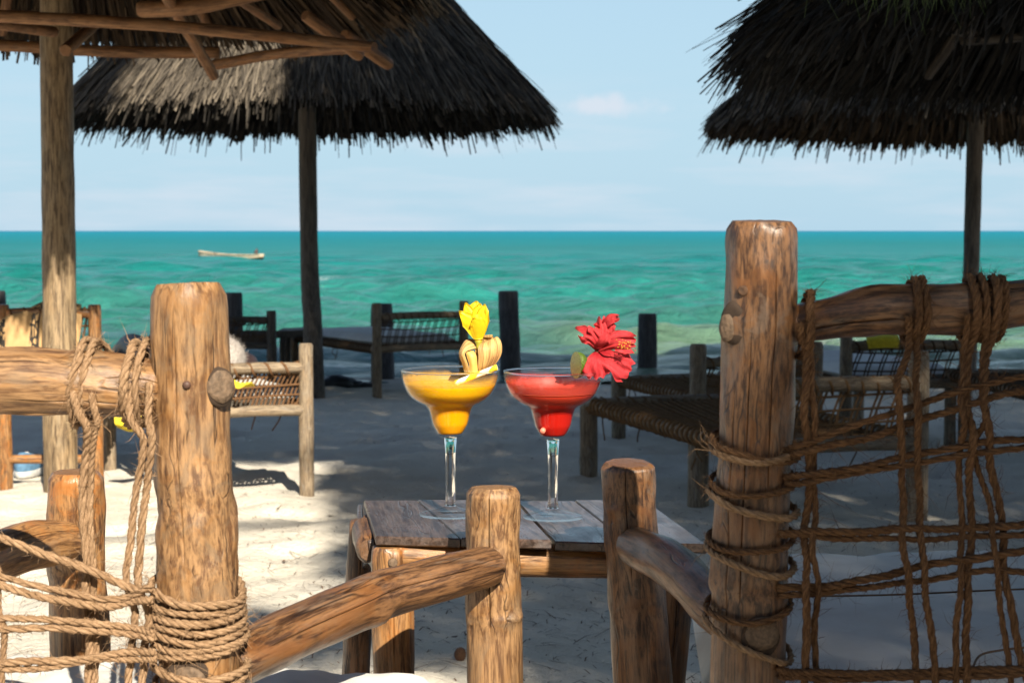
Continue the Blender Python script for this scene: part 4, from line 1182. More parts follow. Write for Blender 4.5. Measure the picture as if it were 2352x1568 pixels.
mb = MB(); log(mb, [ext_ground(tfr, bfr), at(1478, 1568, DF), at(1462, 1350, DF), at(1446, 1180, DF), tfr], [0.033, 0.0325, 0.0310, 0.0290, 0.0285], 44, 0.012, 26, 0.04, 8, 0.5, cracks=[(6.12, 0.55, 1.0, 0.016, 0.006)], knots=[(5.6, 0.78, 0.012, 0.003)], tip=0.82, tilt=-0.07)
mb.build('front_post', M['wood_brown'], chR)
a_ = at(2550, 1080, 1.9)
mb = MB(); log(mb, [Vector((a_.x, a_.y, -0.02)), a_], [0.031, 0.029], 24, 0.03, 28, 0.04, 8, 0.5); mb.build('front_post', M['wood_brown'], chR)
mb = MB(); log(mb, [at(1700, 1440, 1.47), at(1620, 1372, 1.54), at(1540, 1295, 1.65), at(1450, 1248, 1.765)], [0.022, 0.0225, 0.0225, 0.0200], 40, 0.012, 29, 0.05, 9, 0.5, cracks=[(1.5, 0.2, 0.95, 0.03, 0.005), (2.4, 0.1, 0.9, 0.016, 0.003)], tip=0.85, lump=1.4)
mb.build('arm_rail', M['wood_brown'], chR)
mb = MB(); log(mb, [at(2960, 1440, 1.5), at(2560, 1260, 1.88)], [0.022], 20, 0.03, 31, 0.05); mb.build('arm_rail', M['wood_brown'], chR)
for (p, q_) in (((gr.x, 1.44), (tfr.x, 1.79)), ((0.66, 1.47), (0.68, 1.89)), ((gr.x, 1.43), (0.66, 1.46)), ((tfr.x, 1.81), (0.68, 1.9))):
    mb = MB(); log(mb, [Vector((p[0], p[1], 0.34)), Vector((q_[0], q_[1], 0.34))], [0.02], 18, 0.04, p[0] * 9 + 2, 0.04)
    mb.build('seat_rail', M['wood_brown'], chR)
fc = atz(1582, 1262, 0.44)
mb = MB(); cushion(mb, (0.185, 1.40, 0.41), (0.95, 1.42, 0.41), (1.02, fc.y + 0.10, 0.445), (fc.x, fc.y, 0.44), 0.13, 5, 30, 36)
o = mb.build('cushion', M['canvas'], chR); tag(o, 'long thick white canvas cushion')
RR_ = DR - 0.03
MR = M['rope_brown_shaded']
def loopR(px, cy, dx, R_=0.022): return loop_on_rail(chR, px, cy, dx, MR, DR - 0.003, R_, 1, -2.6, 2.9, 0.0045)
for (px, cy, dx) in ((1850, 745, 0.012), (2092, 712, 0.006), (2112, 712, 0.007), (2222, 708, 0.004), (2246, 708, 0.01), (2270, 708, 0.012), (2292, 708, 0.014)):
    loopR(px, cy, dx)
for pts in (
        [(1838, 745), (1848, 800), (1852, 870), (1846, 960), (1862, 1080), (1852, 1200), (1848, 1300), (1852, 1420), (1850, 1640)],
        [(1862, 750), (1860, 810), (1866, 880), (1872, 960), (1866, 1060), (1872, 1160), (1868, 1260), (1878, 1360), (1872, 1480), (1882, 1640)],
        [(2085, 720), (2090, 790), (2066, 860), (2062, 920), (2072, 1040), (2076, 1140), (2074, 1250), (2086, 1350), (2098, 1450), (2112, 1640)],
        [(2108, 720), (2106, 790), (2108, 860), (2106, 960), (2108, 1060), (2112, 1160), (2120, 1290), (2136, 1420), (2152, 1640)],
        [(2222, 720), (2216, 800), (2208, 900), (2212, 980), (2206, 1060), (2208, 1200), (2204, 1330), (2198, 1460), (2190, 1640)],
        [(2246, 720), (2230, 800), (2220, 900), (2232, 1000), (2226, 1100), (2230, 1220), (2224, 1340), (2222, 1480), (2212, 1640)],
        [(2270, 720), (2262, 800), (2252, 900), (2262, 960), (2240, 1040), (2270, 1150), (2284, 1260), (2300, 1400), (2330, 1640)],
        [(2295, 720), (2272, 800), (2262, 880), (2268, 980), (2278, 1080), (2300, 1200), (2312, 1330), (2340, 1480), (2372, 1640)]):
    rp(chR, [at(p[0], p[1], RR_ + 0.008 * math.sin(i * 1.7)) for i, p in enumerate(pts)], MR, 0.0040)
for pts in (
        [(1800, 1035), (1850, 1015), (1950, 982), (2070, 942), (2210, 898), (2330, 868), (2460, 850)],
        [(1800, 1045), (1850, 1036), (1950, 1014), (2070, 980), (2210, 935), (2330, 902), (2460, 890)],
        [(1800, 1100), (1860, 1088), (1960, 1072), (2080, 1050), (2210, 1026), (2352, 1008), (2460, 1000)],
        [(1800, 1112), (1860, 1104), (1960, 1086), (2080, 1068), (2210, 1045), (2352, 1026), (2460, 1018)],
        [(1790, 1222), (1900, 1222), (2060, 1214), (2200, 1212), (2352, 1208), (2460, 1205)],
        [(1790, 1228), (1900, 1234), (2060, 1236), (2200, 1234), (2352, 1228), (2460, 1222)],
        [(1790, 1352), (1900, 1345), (2000, 1326), (2090, 1308), (2220, 1282), (2352, 1268), (2460, 1262)],
        [(1790, 1368), (1900, 1360), (2000, 1348), (2090, 1336), (2220, 1312), (2352, 1314), (2460, 1318)],
        [(1790, 1535), (1850, 1546), (2000, 1544), (2150, 1540), (2300, 1536), (2460, 1532)],
        [(1790, 1550), (1850, 1558), (2000, 1556), (2150, 1552), (2300, 1548), (2460, 1545)]):
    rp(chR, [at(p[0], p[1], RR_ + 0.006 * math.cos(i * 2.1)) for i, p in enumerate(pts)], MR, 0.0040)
axR = lambda z: lerp_at_z(tr_, br_, z)
for k, (yl, yr) in enumerate([(1008, 1042), (1030, 1024), (1110, 1098), (1126, 1172), (1238, 1226), (1252, 1300), (1392, 1382), (1415, 1505)]):
    zl, zr = at(1640, yl, DR).z, at(1812, yr, DR).z
    c = axR((zl + zr) / 2)
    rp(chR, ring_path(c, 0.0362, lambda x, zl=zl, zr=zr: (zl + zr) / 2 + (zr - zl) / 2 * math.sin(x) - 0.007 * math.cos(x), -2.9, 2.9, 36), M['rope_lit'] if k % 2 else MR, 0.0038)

# ------------------------------------------------------------------ side table
TZ = 0.54
tb = root('side_table', (0.12, 2.0, 0), 'small dark plank-topped log side table holding the two cocktails', 'table')
fx = [862, 1058, 1271, 1447, 1624]; fy = [1231, 1236, 1241, 1246, 1250]
bx_ = [835, 958, 1184, 1320, 1482]
for k in range(4):
    g0, g1 = (0.0007, 0.0007) if k != 1 else (0.0007, 0.0022)
    if k == 2: g0 = 0.0022
    f0, f1 = atz(fx[k], fy[k], TZ), atz(fx[k + 1], fy[k + 1], TZ)
    b0, b1 = atz(bx_[k], 1148, TZ), atz(bx_[k + 1], 1148, TZ)
    dv = Vector((1, 0, 0))
    lift = [0.0, 0.0006, -0.0008, 0.0004][k]
    up = Vector((0, 0, lift))
    mb = MB(); slab(mb, [f0 + dv * g0 + up, f1 - dv * g1 + up, b1 - dv * g1 + up, b0 + dv * g0 + up], 0.0105, 0, 0.0016, 1, k + 1)
    mb.build('plank', M['wood_table'], tb, False)
def leg(px0, py0, px1, py1, d, r0, r1, sd, mat, facet=5):
    A, B = at(px0, py0, d), at(px1, py1, d); A.z = TZ - 0.013
    E = ext_ground(A, B)
    mb = MB(); log(mb, [E, A], [r1, r0], 36, 0.014, sd, 0.06, facet, 0.2, cracks=[(0.1, 0.75, 1.0, 0.02, 0.005)], tip=0.95, lump=1.2)
    return mb.build('leg', mat, tb)
l1 = leg(901, 1248, 905, 1540, 1.895, 0.0235, 0.0245, 33, M['wood_orange'])
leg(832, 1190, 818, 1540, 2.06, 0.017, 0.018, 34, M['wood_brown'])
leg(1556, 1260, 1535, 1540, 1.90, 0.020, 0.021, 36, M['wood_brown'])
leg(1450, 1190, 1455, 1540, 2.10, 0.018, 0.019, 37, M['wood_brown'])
mb = MB(); disc(mb, at(902, 1292, 1.870), (0, -1, 0), 0.0055, 0.0055, 1, 0.2, n=14); mb.build('peg', M['endgrain'], l1)
mb = MB(); log(mb, [at(905, 1276, 1.895), at(1100, 1284, 1.892), at(1300, 1287, 1.885), at(1550, 1294, 1.87)], [0.0185, 0.0190, 0.0190, 0.0185], 36, 0.014, 38, 0.03, 9, 0.2, cracks=[(1.0, 0.1, 0.9, 0.015, 0.003)])
mb.build('apron_rail', M['wood_orange'], tb)
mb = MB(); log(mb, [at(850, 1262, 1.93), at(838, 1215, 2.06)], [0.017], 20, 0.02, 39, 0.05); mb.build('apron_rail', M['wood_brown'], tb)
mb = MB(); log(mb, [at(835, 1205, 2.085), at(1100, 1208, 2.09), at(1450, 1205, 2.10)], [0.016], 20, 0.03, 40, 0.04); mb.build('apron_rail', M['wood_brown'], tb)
# curled side board on the left
u = np.linspace(0, 1, 14); v = np.linspace(0, 1, 9)
f0, f1 = atz(860, 1240, TZ - 0.013), atz(835, 1155, TZ - 0.013)
V = np.zeros((14, 9, 3))
for i, uu_ in enumerate(u):
    for j, vv in enumerate(v):
        p = f1 * (1 - uu_) + f0 * uu_
        V[i, j] = (p.x - 0.004 - 0.006 * math.sin(uu_ * 3.1) + 0.004 * vv, p.y, p.z - (0.05 + 0.018 * math.sin(uu_ * 5)) * vv)
mb = MB(); sheet(mb, V, 0.006); mb.build('side_board', M['wood_table'], tb)

# ------------------------------------------------------------------ cocktails
ZS = 1.82e-4
def cocktail(px, py, label, drink_top, deep, top, film_col, film_amt, film_top, base_r, lean=0.0):
    c = atz(px, py, TZ + 0.0012)
    rt = root('margarita_glass', (c.x, c.y, c.z), label, 'cocktail', 'cocktails on the side table')
    def z(yz): return (1487 - yz) * ZS * 1.012
    # outer profile, from the bowl's bottom to the rim (zoom pixels -> metres)
    outer = [(36, 1000), (52, 986), (82, 962), (113, 912), (123, 885), (131, 850), (139, 818), (147, 796), (165, 775), (195, 760), (227, 742), (256, 718), (276, 695), (298, 655), (313, 615), (320, 580), (322, 562), (321.5, 548)]
    op = np.array([(r * ZS, z(y_)) for r, y_ in outer])
    op = smooth_prof(op, 60)
    th = 0.0013
    ip = op.copy()
    T_ = np.gradient(op, axis=0); T_ /= np.linalg.norm(T_, axis=1)[:, None]
    ip = op + np.stack([-T_[:, 1], T_[:, 0]], -1) * th
    ip = ip[(ip[:, 1] > z(962)) & (ip[:, 0] > 0.003)]
    C0 = (c.x, c.y, c.z)
    mb = MB()
    rim = [(op[-1, 0] - 0.0004, op[-1, 1] + 0.0008), (ip[-1, 0] + 0.0003, ip[-1, 1] + 0.0008)]
    lathe(mb, list(op) + rim + list(ip[::-1]) + [(0.0, z(960))], 80, C0)
    bw = mb.build('bowl', M['glass_thin'], rt)
    mb = MB(); a = np.linspace(0, 2 * np.pi, 81)[:, None]
    tube(mb, np.hstack([c.x + (op[-1, 0] - th * 0.5) * np.cos(a), c.y + (op[-1, 0] - th * 0.5) * np.sin(a), c.z + op[-1, 1] + 0.0004 + 0 * a]), 0.0011, 8, 0, 0, False)
    mb.build('rim', M['glass'], bw)
    # stem and foot: solid
    st = [(0.0, z(972)), (42 * ZS, z(982)), (40 * ZS, z(1002)), (36 * ZS, z(1040)), (32 * ZS, z(1100)), (29.5 * ZS, z(1200)), (29 * ZS, z(1300)), (31 * ZS, z(1380)), (35 * ZS, z(1418)), (36 * ZS, z(1428)), (48 * ZS, z(1438)), (90 * ZS, z(1450)), (150 * ZS, z(1466)), (base_r * ZS * 0.97, z(1479)), (base_r * ZS, z(1484)), (base_r * ZS * 0.985, z(1487)), (base_r * 0.6 * ZS, z(1481)), (0.0, z(1478))]
    sp = np.array(st[:10] + [(0.0, z(1430))])
    foot = np.array([(35 * ZS, z(1427))] + st[10:])
    mb = MB(); lathe(mb, np.vstack([smooth_prof(foot[:5], 20), foot[5:]]), 80, C0); mb.build('foot', M['glass_thin'], rt)
    # slight facets in the pressed stem
    mb = MB(); seg = 64
    a = np.linspace(0, 2 * np.pi, seg, endpoint=False)
    PR = np.concatenate([sp[:1], smooth_prof(sp[1:10], 40), sp[10:]])
    rad = PR[:, 0][:, None] * (1 + 0.035 * np.cos(6 * a)[None] * ((PR[:, 1] > z(1425)) & (PR[:, 1] < z(1000)))[:, None])
    V = np.stack([rad * np.cos(a) + c.x + 0 * rad, rad * np.sin(a) + c.y, np.repeat(PR[:, 1][:, None], seg, 1) + c.z], -1)
    mb.add(V.reshape(-1, 3), gridq(len(PR), seg)[:, ::-1])
    mb.build('stem', M['glass'], rt)
    # drink
    dz = z(drink_top)
    dp = ip[ip[:, 1] <= dz].copy(); dp[:, 0] -= 0.00025
    mb = MB()
    surf = [(dp[-1, 0] + 0.0002, dz - 0.0006), (dp[-1, 0] - 0.0012, dz), (0.0, dz - 0.0004)]
    lathe(mb, [(0.0, z(959))] + list(dp) + surf, 72, C0)
    mb.build('drink', drink('drink_' + label.split()[0], deep, top, c.z + z(drink_top + 95), c.z + dz), rt)
    # froth left on the wall above the drink
    fp = ip[(ip[:, 1] >= dz - 0.002)].copy(); fp[:, 0] -= 0.0003
    mb = MB(); lathe(mb, fp, 80, C0)
    mb.build('froth_film', film('froth_' + label.split()[0], film_col, film_amt, c.z + dz, c.z + z(film_top)), rt)
    return rt, c, z
gl1, c1, z1 = cocktail(1035, 1181, 'orange mango cocktail in a tall margarita glass, left of the pair', 632, (0.95, 0.38, 0.002), (0.98, 0.50, 0.006), (0.92, 0.52, 0.08), 0.62, 548, 208)
gl2, c2, z2 = cocktail(1270, 1187, 'red cocktail in a tall margarita glass, right of the pair', 676, (0.52, 0.012, 0.006), (0.72, 0.060, 0.028), (0.70, 0.075, 0.045), 0.97, 548, 198)
# bottom of the red one is filled a little lower
# ---- straw in the orange drink
sy = c1.y - 0.030
pA, pB = at(1142, 843, sy + 0.004), at(1046, 880, sy + 0.014)
mb = MB(); tube(mb, cr([pB, pA], 24), 0.0034, 16, 0, 0.0, True)
o = mb.build('paper_straw', M['straw']); tag(o, 'yellow and white striped paper straw leaning in the orange drink', 'straw')
mb = MB(); tube(mb, cr([at(1246, 990, c2.y - 0.024), at(1253, 982, c2.y - 0.012), at(1300, 940, c2.y + 0.0)], 10), 0.0032, 14, 0, 0.0, True)
o = mb.build('pink_straw', M['straw_pink']); tag(o, 'pink straw end seen through the glass of the red drink', 'straw')

# ---- yellow trumpet flower
def z4(px, py, dy=0.0):      # close-up coordinates (3.92 px per photo px from 1750,1150)
    return at((1750 + px / 3.92) / 1.7415, (1150 + py / 3.92) / 1.7415, c1.y - 0.012 + dy)
fl_r = root('trumpet_flower', z4(640, 900), 'yellow half-open trumpet flower standing in the banana peel', 'flower')
def petal(mb, base, mid, tipp, w0, w1, w2, curl=0.0, cup=0.3, n=20, m=13, ruffle=0.0, seed=0, thick=0.0005, face=Vector((0, -1, 0)), tipw=0.15, skew=0.0):
    P = cr([base, mid, tipp], n)
    T, _, _ = frames(P)
    s = np.linspace(0, 1, n)
    W = np.interp(s, [0, 0.25, 0.6, 0.88, 1.0], [w0, w0 * 0.4 + w1 * 0.6, w1, w2, w2 * tipw])
    f = np.array(face); V = np.zeros((n, m, 3))
    for i in range(n):
        side = np.cross(T[i], f); side /= np.linalg.norm(side) + 1e-9
        nn = np.cross(side, T[i])
        for j, tv in enumerate(np.linspace(-1, 1, m)):
            off = cup * W[i] * (tv ** 2) * (1 - 0.6 * s[i])
            rf = ruffle * s[i] ** 2 * (abs(tv) ** 1.5 + 0.5 * s[i]) * math.sin(tv * 7.0 + s[i] * 9 + seed) + ruffle * 0.5 * s[i] ** 2 * math.sin(tv * 13 + seed * 2 + s[i] * 5)
            back = T[i] * (-0.25 * W[i] * tv ** 2 * s[i]) + T[i] * (ruffle * 0.6 * s[i] ** 4 * math.sin(tv * 9.5 + seed))
            V[i, j] = P[i] + side * (W[i] * tv + skew * s[i] ** 2) + nn * (off + rf) + back
    sheet(mb, V, thick)
YP = M['yellow_petal']
# tube
mb = MB()
ax = [z4(645, 905), z4(640, 830), z4(632, 720), z4(622, 600), z4(608, 500), z4(590, 420)]
tube(mb, cr(ax, 22), crs([0.0025, 0.0042, 0.0068, 0.0080, 0.0084, 0.0080], 22), 20, 0, 0, False)
mb.build('flower_tube', YP, fl_r)
for k, (b_, m_, t_, w0, w1, w2, dy_, cup) in enumerate([
        ((628, 800), (520, 560), (342, 366), 0.0040, 0.0098, 0.0042, -0.006, -0.30),
        ((652, 800), (690, 540), (740, 262), 0.0040, 0.0090, 0.0060, -0.002, 0.35),
        ((636, 780), (590, 470), (612, 212), 0.0040, 0.0105, 0.0085, 0.006, -0.2),
        ((630, 780), (530, 500), (440, 242), 0.0040, 0.0080, 0.0045, 0.003, -0.3),
        ((648, 790), (650, 470), (660, 250), 0.0040, 0.0085, 0.0065, 0.000, 0.5),
        ((642, 815), (630, 600), (575, 475), 0.0045, 0.0100, 0.0072, -0.011, -0.5)]):
    mb = MB(); petal(mb, z4(*b_, dy_ * 0.5), z4(*m_, dy_), z4(*t_, dy_ * 1.3), w0, w1, w2, 0, cup, 16, 9, 0.0012, k * 1.7, 0.0004)
    mb.build('petal', YP, fl_r)
M['calyx'] = plain('green_calyx', (0.36, 0.36, 0.03), 0.5, 0.2, 90)
mb = MB(); tube(mb, cr([z4(640, 960), z4(645, 890), z4(641, 835)], 8), crs([0.0022, 0.0034, 0.0048], 8), 14, 0, 0, True); mb.build('calyx', M['calyx'], fl_r)

# ---- banana peel
bp_ = root('banana_peel', z4(600, 1290), 'curled brown-striped banana peel standing in the orange drink', 'banana peel')
def ribbon(mb, rows_):
    """rows_: list of (left point, right point, bulge) ; builds a smooth sheet"""
    Lp = cr([r_[0] for r_ in rows_], 26); Rp = cr([r_[1] for r_ in rows_], 26); B_ = crs([r_[2] for r_ in rows_], 26)
    m = 15; V = np.zeros((26, m, 3)); tv = np.linspace(0, 1, m)
    for j in range(m):
        V[:, j] = Lp * (1 - tv[j]) + Rp * tv[j]
        V[:, j, 1] -= B_ * math.sin(math.pi * tv[j])
    sheet(mb, V, 0.0016)
mb = MB()   # broad right-hand lobe, folded over at the top
ribbon(mb, [(z4(650, 1320, 0.0), z4(820, 1300, 0.010), 0.002), (z4(640, 1240, -0.004), z4(905, 1190, 0.010), 0.007), (z4(645, 1080, -0.008), z4(985, 1060, 0.008), 0.009), (z4(640, 960, -0.008), z4(1003, 940, 0.006), 0.008), (z4(665, 900, -0.004), z4(985, 840, 0.006), 0.005), (z4(740, 858, 0.004), z4(935, 775, 0.010), 0.002), (z4(760, 900, 0.014), z4(920, 820, 0.018), 0.0)])
mb.build('peel_lobe', M['peel'], bp_)
mb = MB()   # left lobe arching over
ribbon(mb, [(z4(430, 1320, 0.004), z4(520, 1320, -0.002), 0.001), (z4(390, 1180, 0.004), z4(470, 1180, -0.004), 0.003), (z4(345, 1040, 0.004), z4(425, 1060, -0.006), 0.005), (z4(385, 920, 0.006), z4(450, 1000, -0.006), 0.005), (z4(455, 825, 0.008), z4(520, 975, -0.004), 0.003), (z4(560, 815, 0.012), z4(600, 955, 0.0), 0.001), (z4(620, 850, 0.016), z4(640, 940, 0.006), 0.0)])
mb.build('peel_lobe', M['peel'], bp_)
mb = MB()   # inner tongue
ribbon(mb, [(z4(515, 1340, -0.002), z4(625, 1340, -0.002), 0.002), (z4(505, 1200, -0.004), z4(615, 1200, -0.003), 0.004), (z4(470, 1080, -0.004), z4(606, 1090, -0.004), 0.004), (z4(462, 1020, -0.003), z4(585, 1040, -0.003), 0.003), (z4(485, 985, 0.002), z4(560, 1000, 0.002), 0.002)])
mb.build('peel_tongue', M['peel_in'], bp_)
mb = MB()
ribbon(mb, [(z4(610, 1300, 0.003), z4(660, 1300, 0.004), 0.0), (z4(600, 1100, 0.003), z4(655, 1100, 0.004), -0.001), (z4(598, 960, 0.002), z4(650, 960, 0.002), -0.001), (z4(615, 925, 0.002), z4(640, 920, 0.002), 0.0)])
mb.build('peel_tongue', M['peel_in'], bp_)
mb = MB()   # back lobe
ribbon(mb, [(z4(660, 1000, 0.02), z4(880, 1000, 0.02), 0.0), (z4(670, 880, 0.018), z4(890, 860, 0.02), 0.0), (z4(700, 765, 0.014), z4(865, 750, 0.016), 0.001), (z4(705, 760, 0.012), z4(860, 770, 0.012), 0.001)])
mb.build('peel_lobe', M['peel'], bp_)

# ---- lime and hibiscus
def z5(px, py, dy=0.0):
    return at((2200 + px / 3.92) / 1.7415, (1200 + py / 3.92) / 1.7415, c2.y - 0.020 + dy)
lm = root('lime_wedge', z5(420, 1150), 'cut lime wedge on the rim of the red drink', 'lime')
cl = np.array(list(z5(405, 1020, 0.002))); rl = 0.0160
nl_ = np.array([-0.90, -0.42, -0.05]); nl_ /= np.linalg.norm(nl_)
e1 = np.array([0.42, -0.35, 0.86]); e1 -= nl_ * e1.dot(nl_); e1 /= np.linalg.norm(e1); e2 = np.cross(nl_, e1)
aa_ = np.linspace(0, 2 * np.pi, 40, endpoint=False)
V = []
for f_ in np.linspace(0, 1, 12):
    ph_ = f_ * np.pi / 2 * 0.99
    V.append(cl - nl_ * rl * 0.92 * math.sin(ph_) + (e1 * np.cos(aa_)[:, None] * 1.04 + e2 * np.sin(aa_)[:, None] * 0.86) * rl * math.cos(ph_))
mb = MB(); mb.add(np.vstack(V), gridq(12, 40)); mb.build('skin', M['lime_skin'], lm)
mb = MB(); V = [cl + nl_ * 0.0003 * (1 - f_) + (e1 * np.cos(aa_)[:, None] * 1.04 + e2 * np.sin(aa_)[:, None] * 0.86) * rl * f_ for f_ in (1.0, 0.9, 0.6, 0.3, 0.02)]
G = np.vstack([np.stack([aa_ / 6.283 * 1.0, np.full(40, f_), 0 * aa_], -1) for f_ in (1.0, 0.9, 0.6, 0.3, 0.02)])
mb.add(np.vstack(V), gridq(5, 40)[:, ::-1], None, G); mb.build('cut_face', M['lime_flesh'], lm)

hb = root('hibiscus_flower', z5(760, 800), 'red hibiscus flower with long stamen on the rim of the red drink', 'flower')
th0 = z5(770, 800, 0.004)
hp = [   # mid, tip, widths, dy mid/tip, ruffle, cup, face
    ((740, 980), (735, 1225), (0.0035, 0.0130, 0.0175), (-0.012, -0.009), 0.0030, -0.25, (0.1, -1, 0.25)),
    ((1000, 960), (1250, 1130), (0.0035, 0.0125, 0.0185), (-0.006, 0.002), 0.0030, 0.25, (0.2, -1, 0.2)),
    ((1000, 650), (1330, 690), (0.0035, 0.0125, 0.0135), (-0.010, -0.004), 0.0034, -0.2, (0.1, -1, -0.2)),
    ((860, 560), (850, 280), (0.0035, 0.0100, 0.0130), (-0.002, 0.006), 0.0052, 0.3, (0.0, -1, 0.1)),
    ((680, 620), (565, 470), (0.0035, 0.0110, 0.0150), (-0.006, -0.004), 0.0052, -0.3, (-0.3, -1, 0.1)),
]
for k, (m_, t_, w_, dd, rf, cup, fc_) in enumerate(hp):
    mb = MB()
    petal(mb, th0, z5(*m_, dd[0]), z5(*t_, dd[1]), *w_, 0, cup, 30, 31, rf, k * 2.3 + 1, 0.0004, Vector(fc_).normalized(), 0.80)
    mb.build('petal', M['hibiscus'], hb)
mb = MB(); petal(mb, z5(830, 420, 0.004), z5(960, 300, -0.002), z5(1075, 285, -0.002), 0.004, 0.0060, 0.0050, 0, 0.5, 20, 15, 0.003, 5.0, 0.0004, Vector((0, -1, 0.3)), 0.5)
mb.build('petal_curl', M['hibiscus'], hb)
mb = MB(); petal(mb, z5(640, 520, -0.002), z5(530, 470, -0.004), z5(410, 430, -0.004), 0.004, 0.0050, 0.0030, 0, 0.5, 20, 15, 0.002, 2.0, 0.0004, Vector((0, -1, 0.3)), 0.4)
mb.build('petal_curl', M['hibiscus'], hb)
mb = MB(); petal(mb, z5(780, 760, -0.004), z5(850, 640, -0.014), z5(930, 520, -0.012), 0.004, 0.0075, 0.0070, 0, -0.3, 20, 15, 0.0016, 3.0, 0.0004, Vector((0.3, -1, 0)), 0.6)
mb.build('petal_curl', M['hibiscus'], hb)
mb = MB(); tube(mb, cr([z5(770, 800, 0), z5(930, 735, -0.018), z5(1100, 705, -0.026), z5(1230, 715, -0.030)], 20), crs([0.0014, 0.0011, 0.0008], 20), 8)
sc_ = mb.build('stamen_column', M['hib_red'], hb)
rg = np.random.default_rng(5)
mbf, mbp = MB(), MB()
for k in range(58):
    b0 = z5(rg.uniform(1080, 1240), 708 + rg.uniform(-6, 8), -0.026)
    dirv = Vector((rg.normal(0.2, 0.5), rg.normal(-0.3, 0.6), rg.normal(0.1, 0.75))).normalized()
    e_ = b0 + dirv * rg.uniform(0.003, 0.0068)
    tube(mbf, cr([b0, e_], 3), 0.00016, 4)
    tube(mbp, cr([e_ - dirv * 0.0004, e_ + dirv * 0.0004], 4), [0.0002, 0.0006, 0.0006, 0.0002], 6)
mbf.build('filaments', M['hib_red'], sc_)
mbp.build('anthers', M['pollen'], sc_)
mb = MB()
for k in range(5):
    e_ = z5(1235 + 110 * math.cos(k * 1.2 - 1.6), 730 + 95 * math.sin(k * 1.2 - 0.6), -0.032)
    tube(mb, cr([z5(1230, 715, -0.03), e_], 4), 0.0002, 5); tube(mb, cr([e_, e_ + Vector((0.0003, 0, -0.0008))], 4), [0.0003, 0.0008, 0.0008, 0.0003], 8)
mb.build('stigma', M['hib_red'], sc_)
mb = MB(); tube(mb, cr([z5(570, 940, 0.006), z5(660, 870, 0.006), z5(765, 800, 0.004)], 8), crs([0.0016, 0.0026, 0.0034], 8), 10, 0); mb.build('calyx', plain('hibiscus_calyx', (0.30, 0.10, 0.04), 0.6), hb)

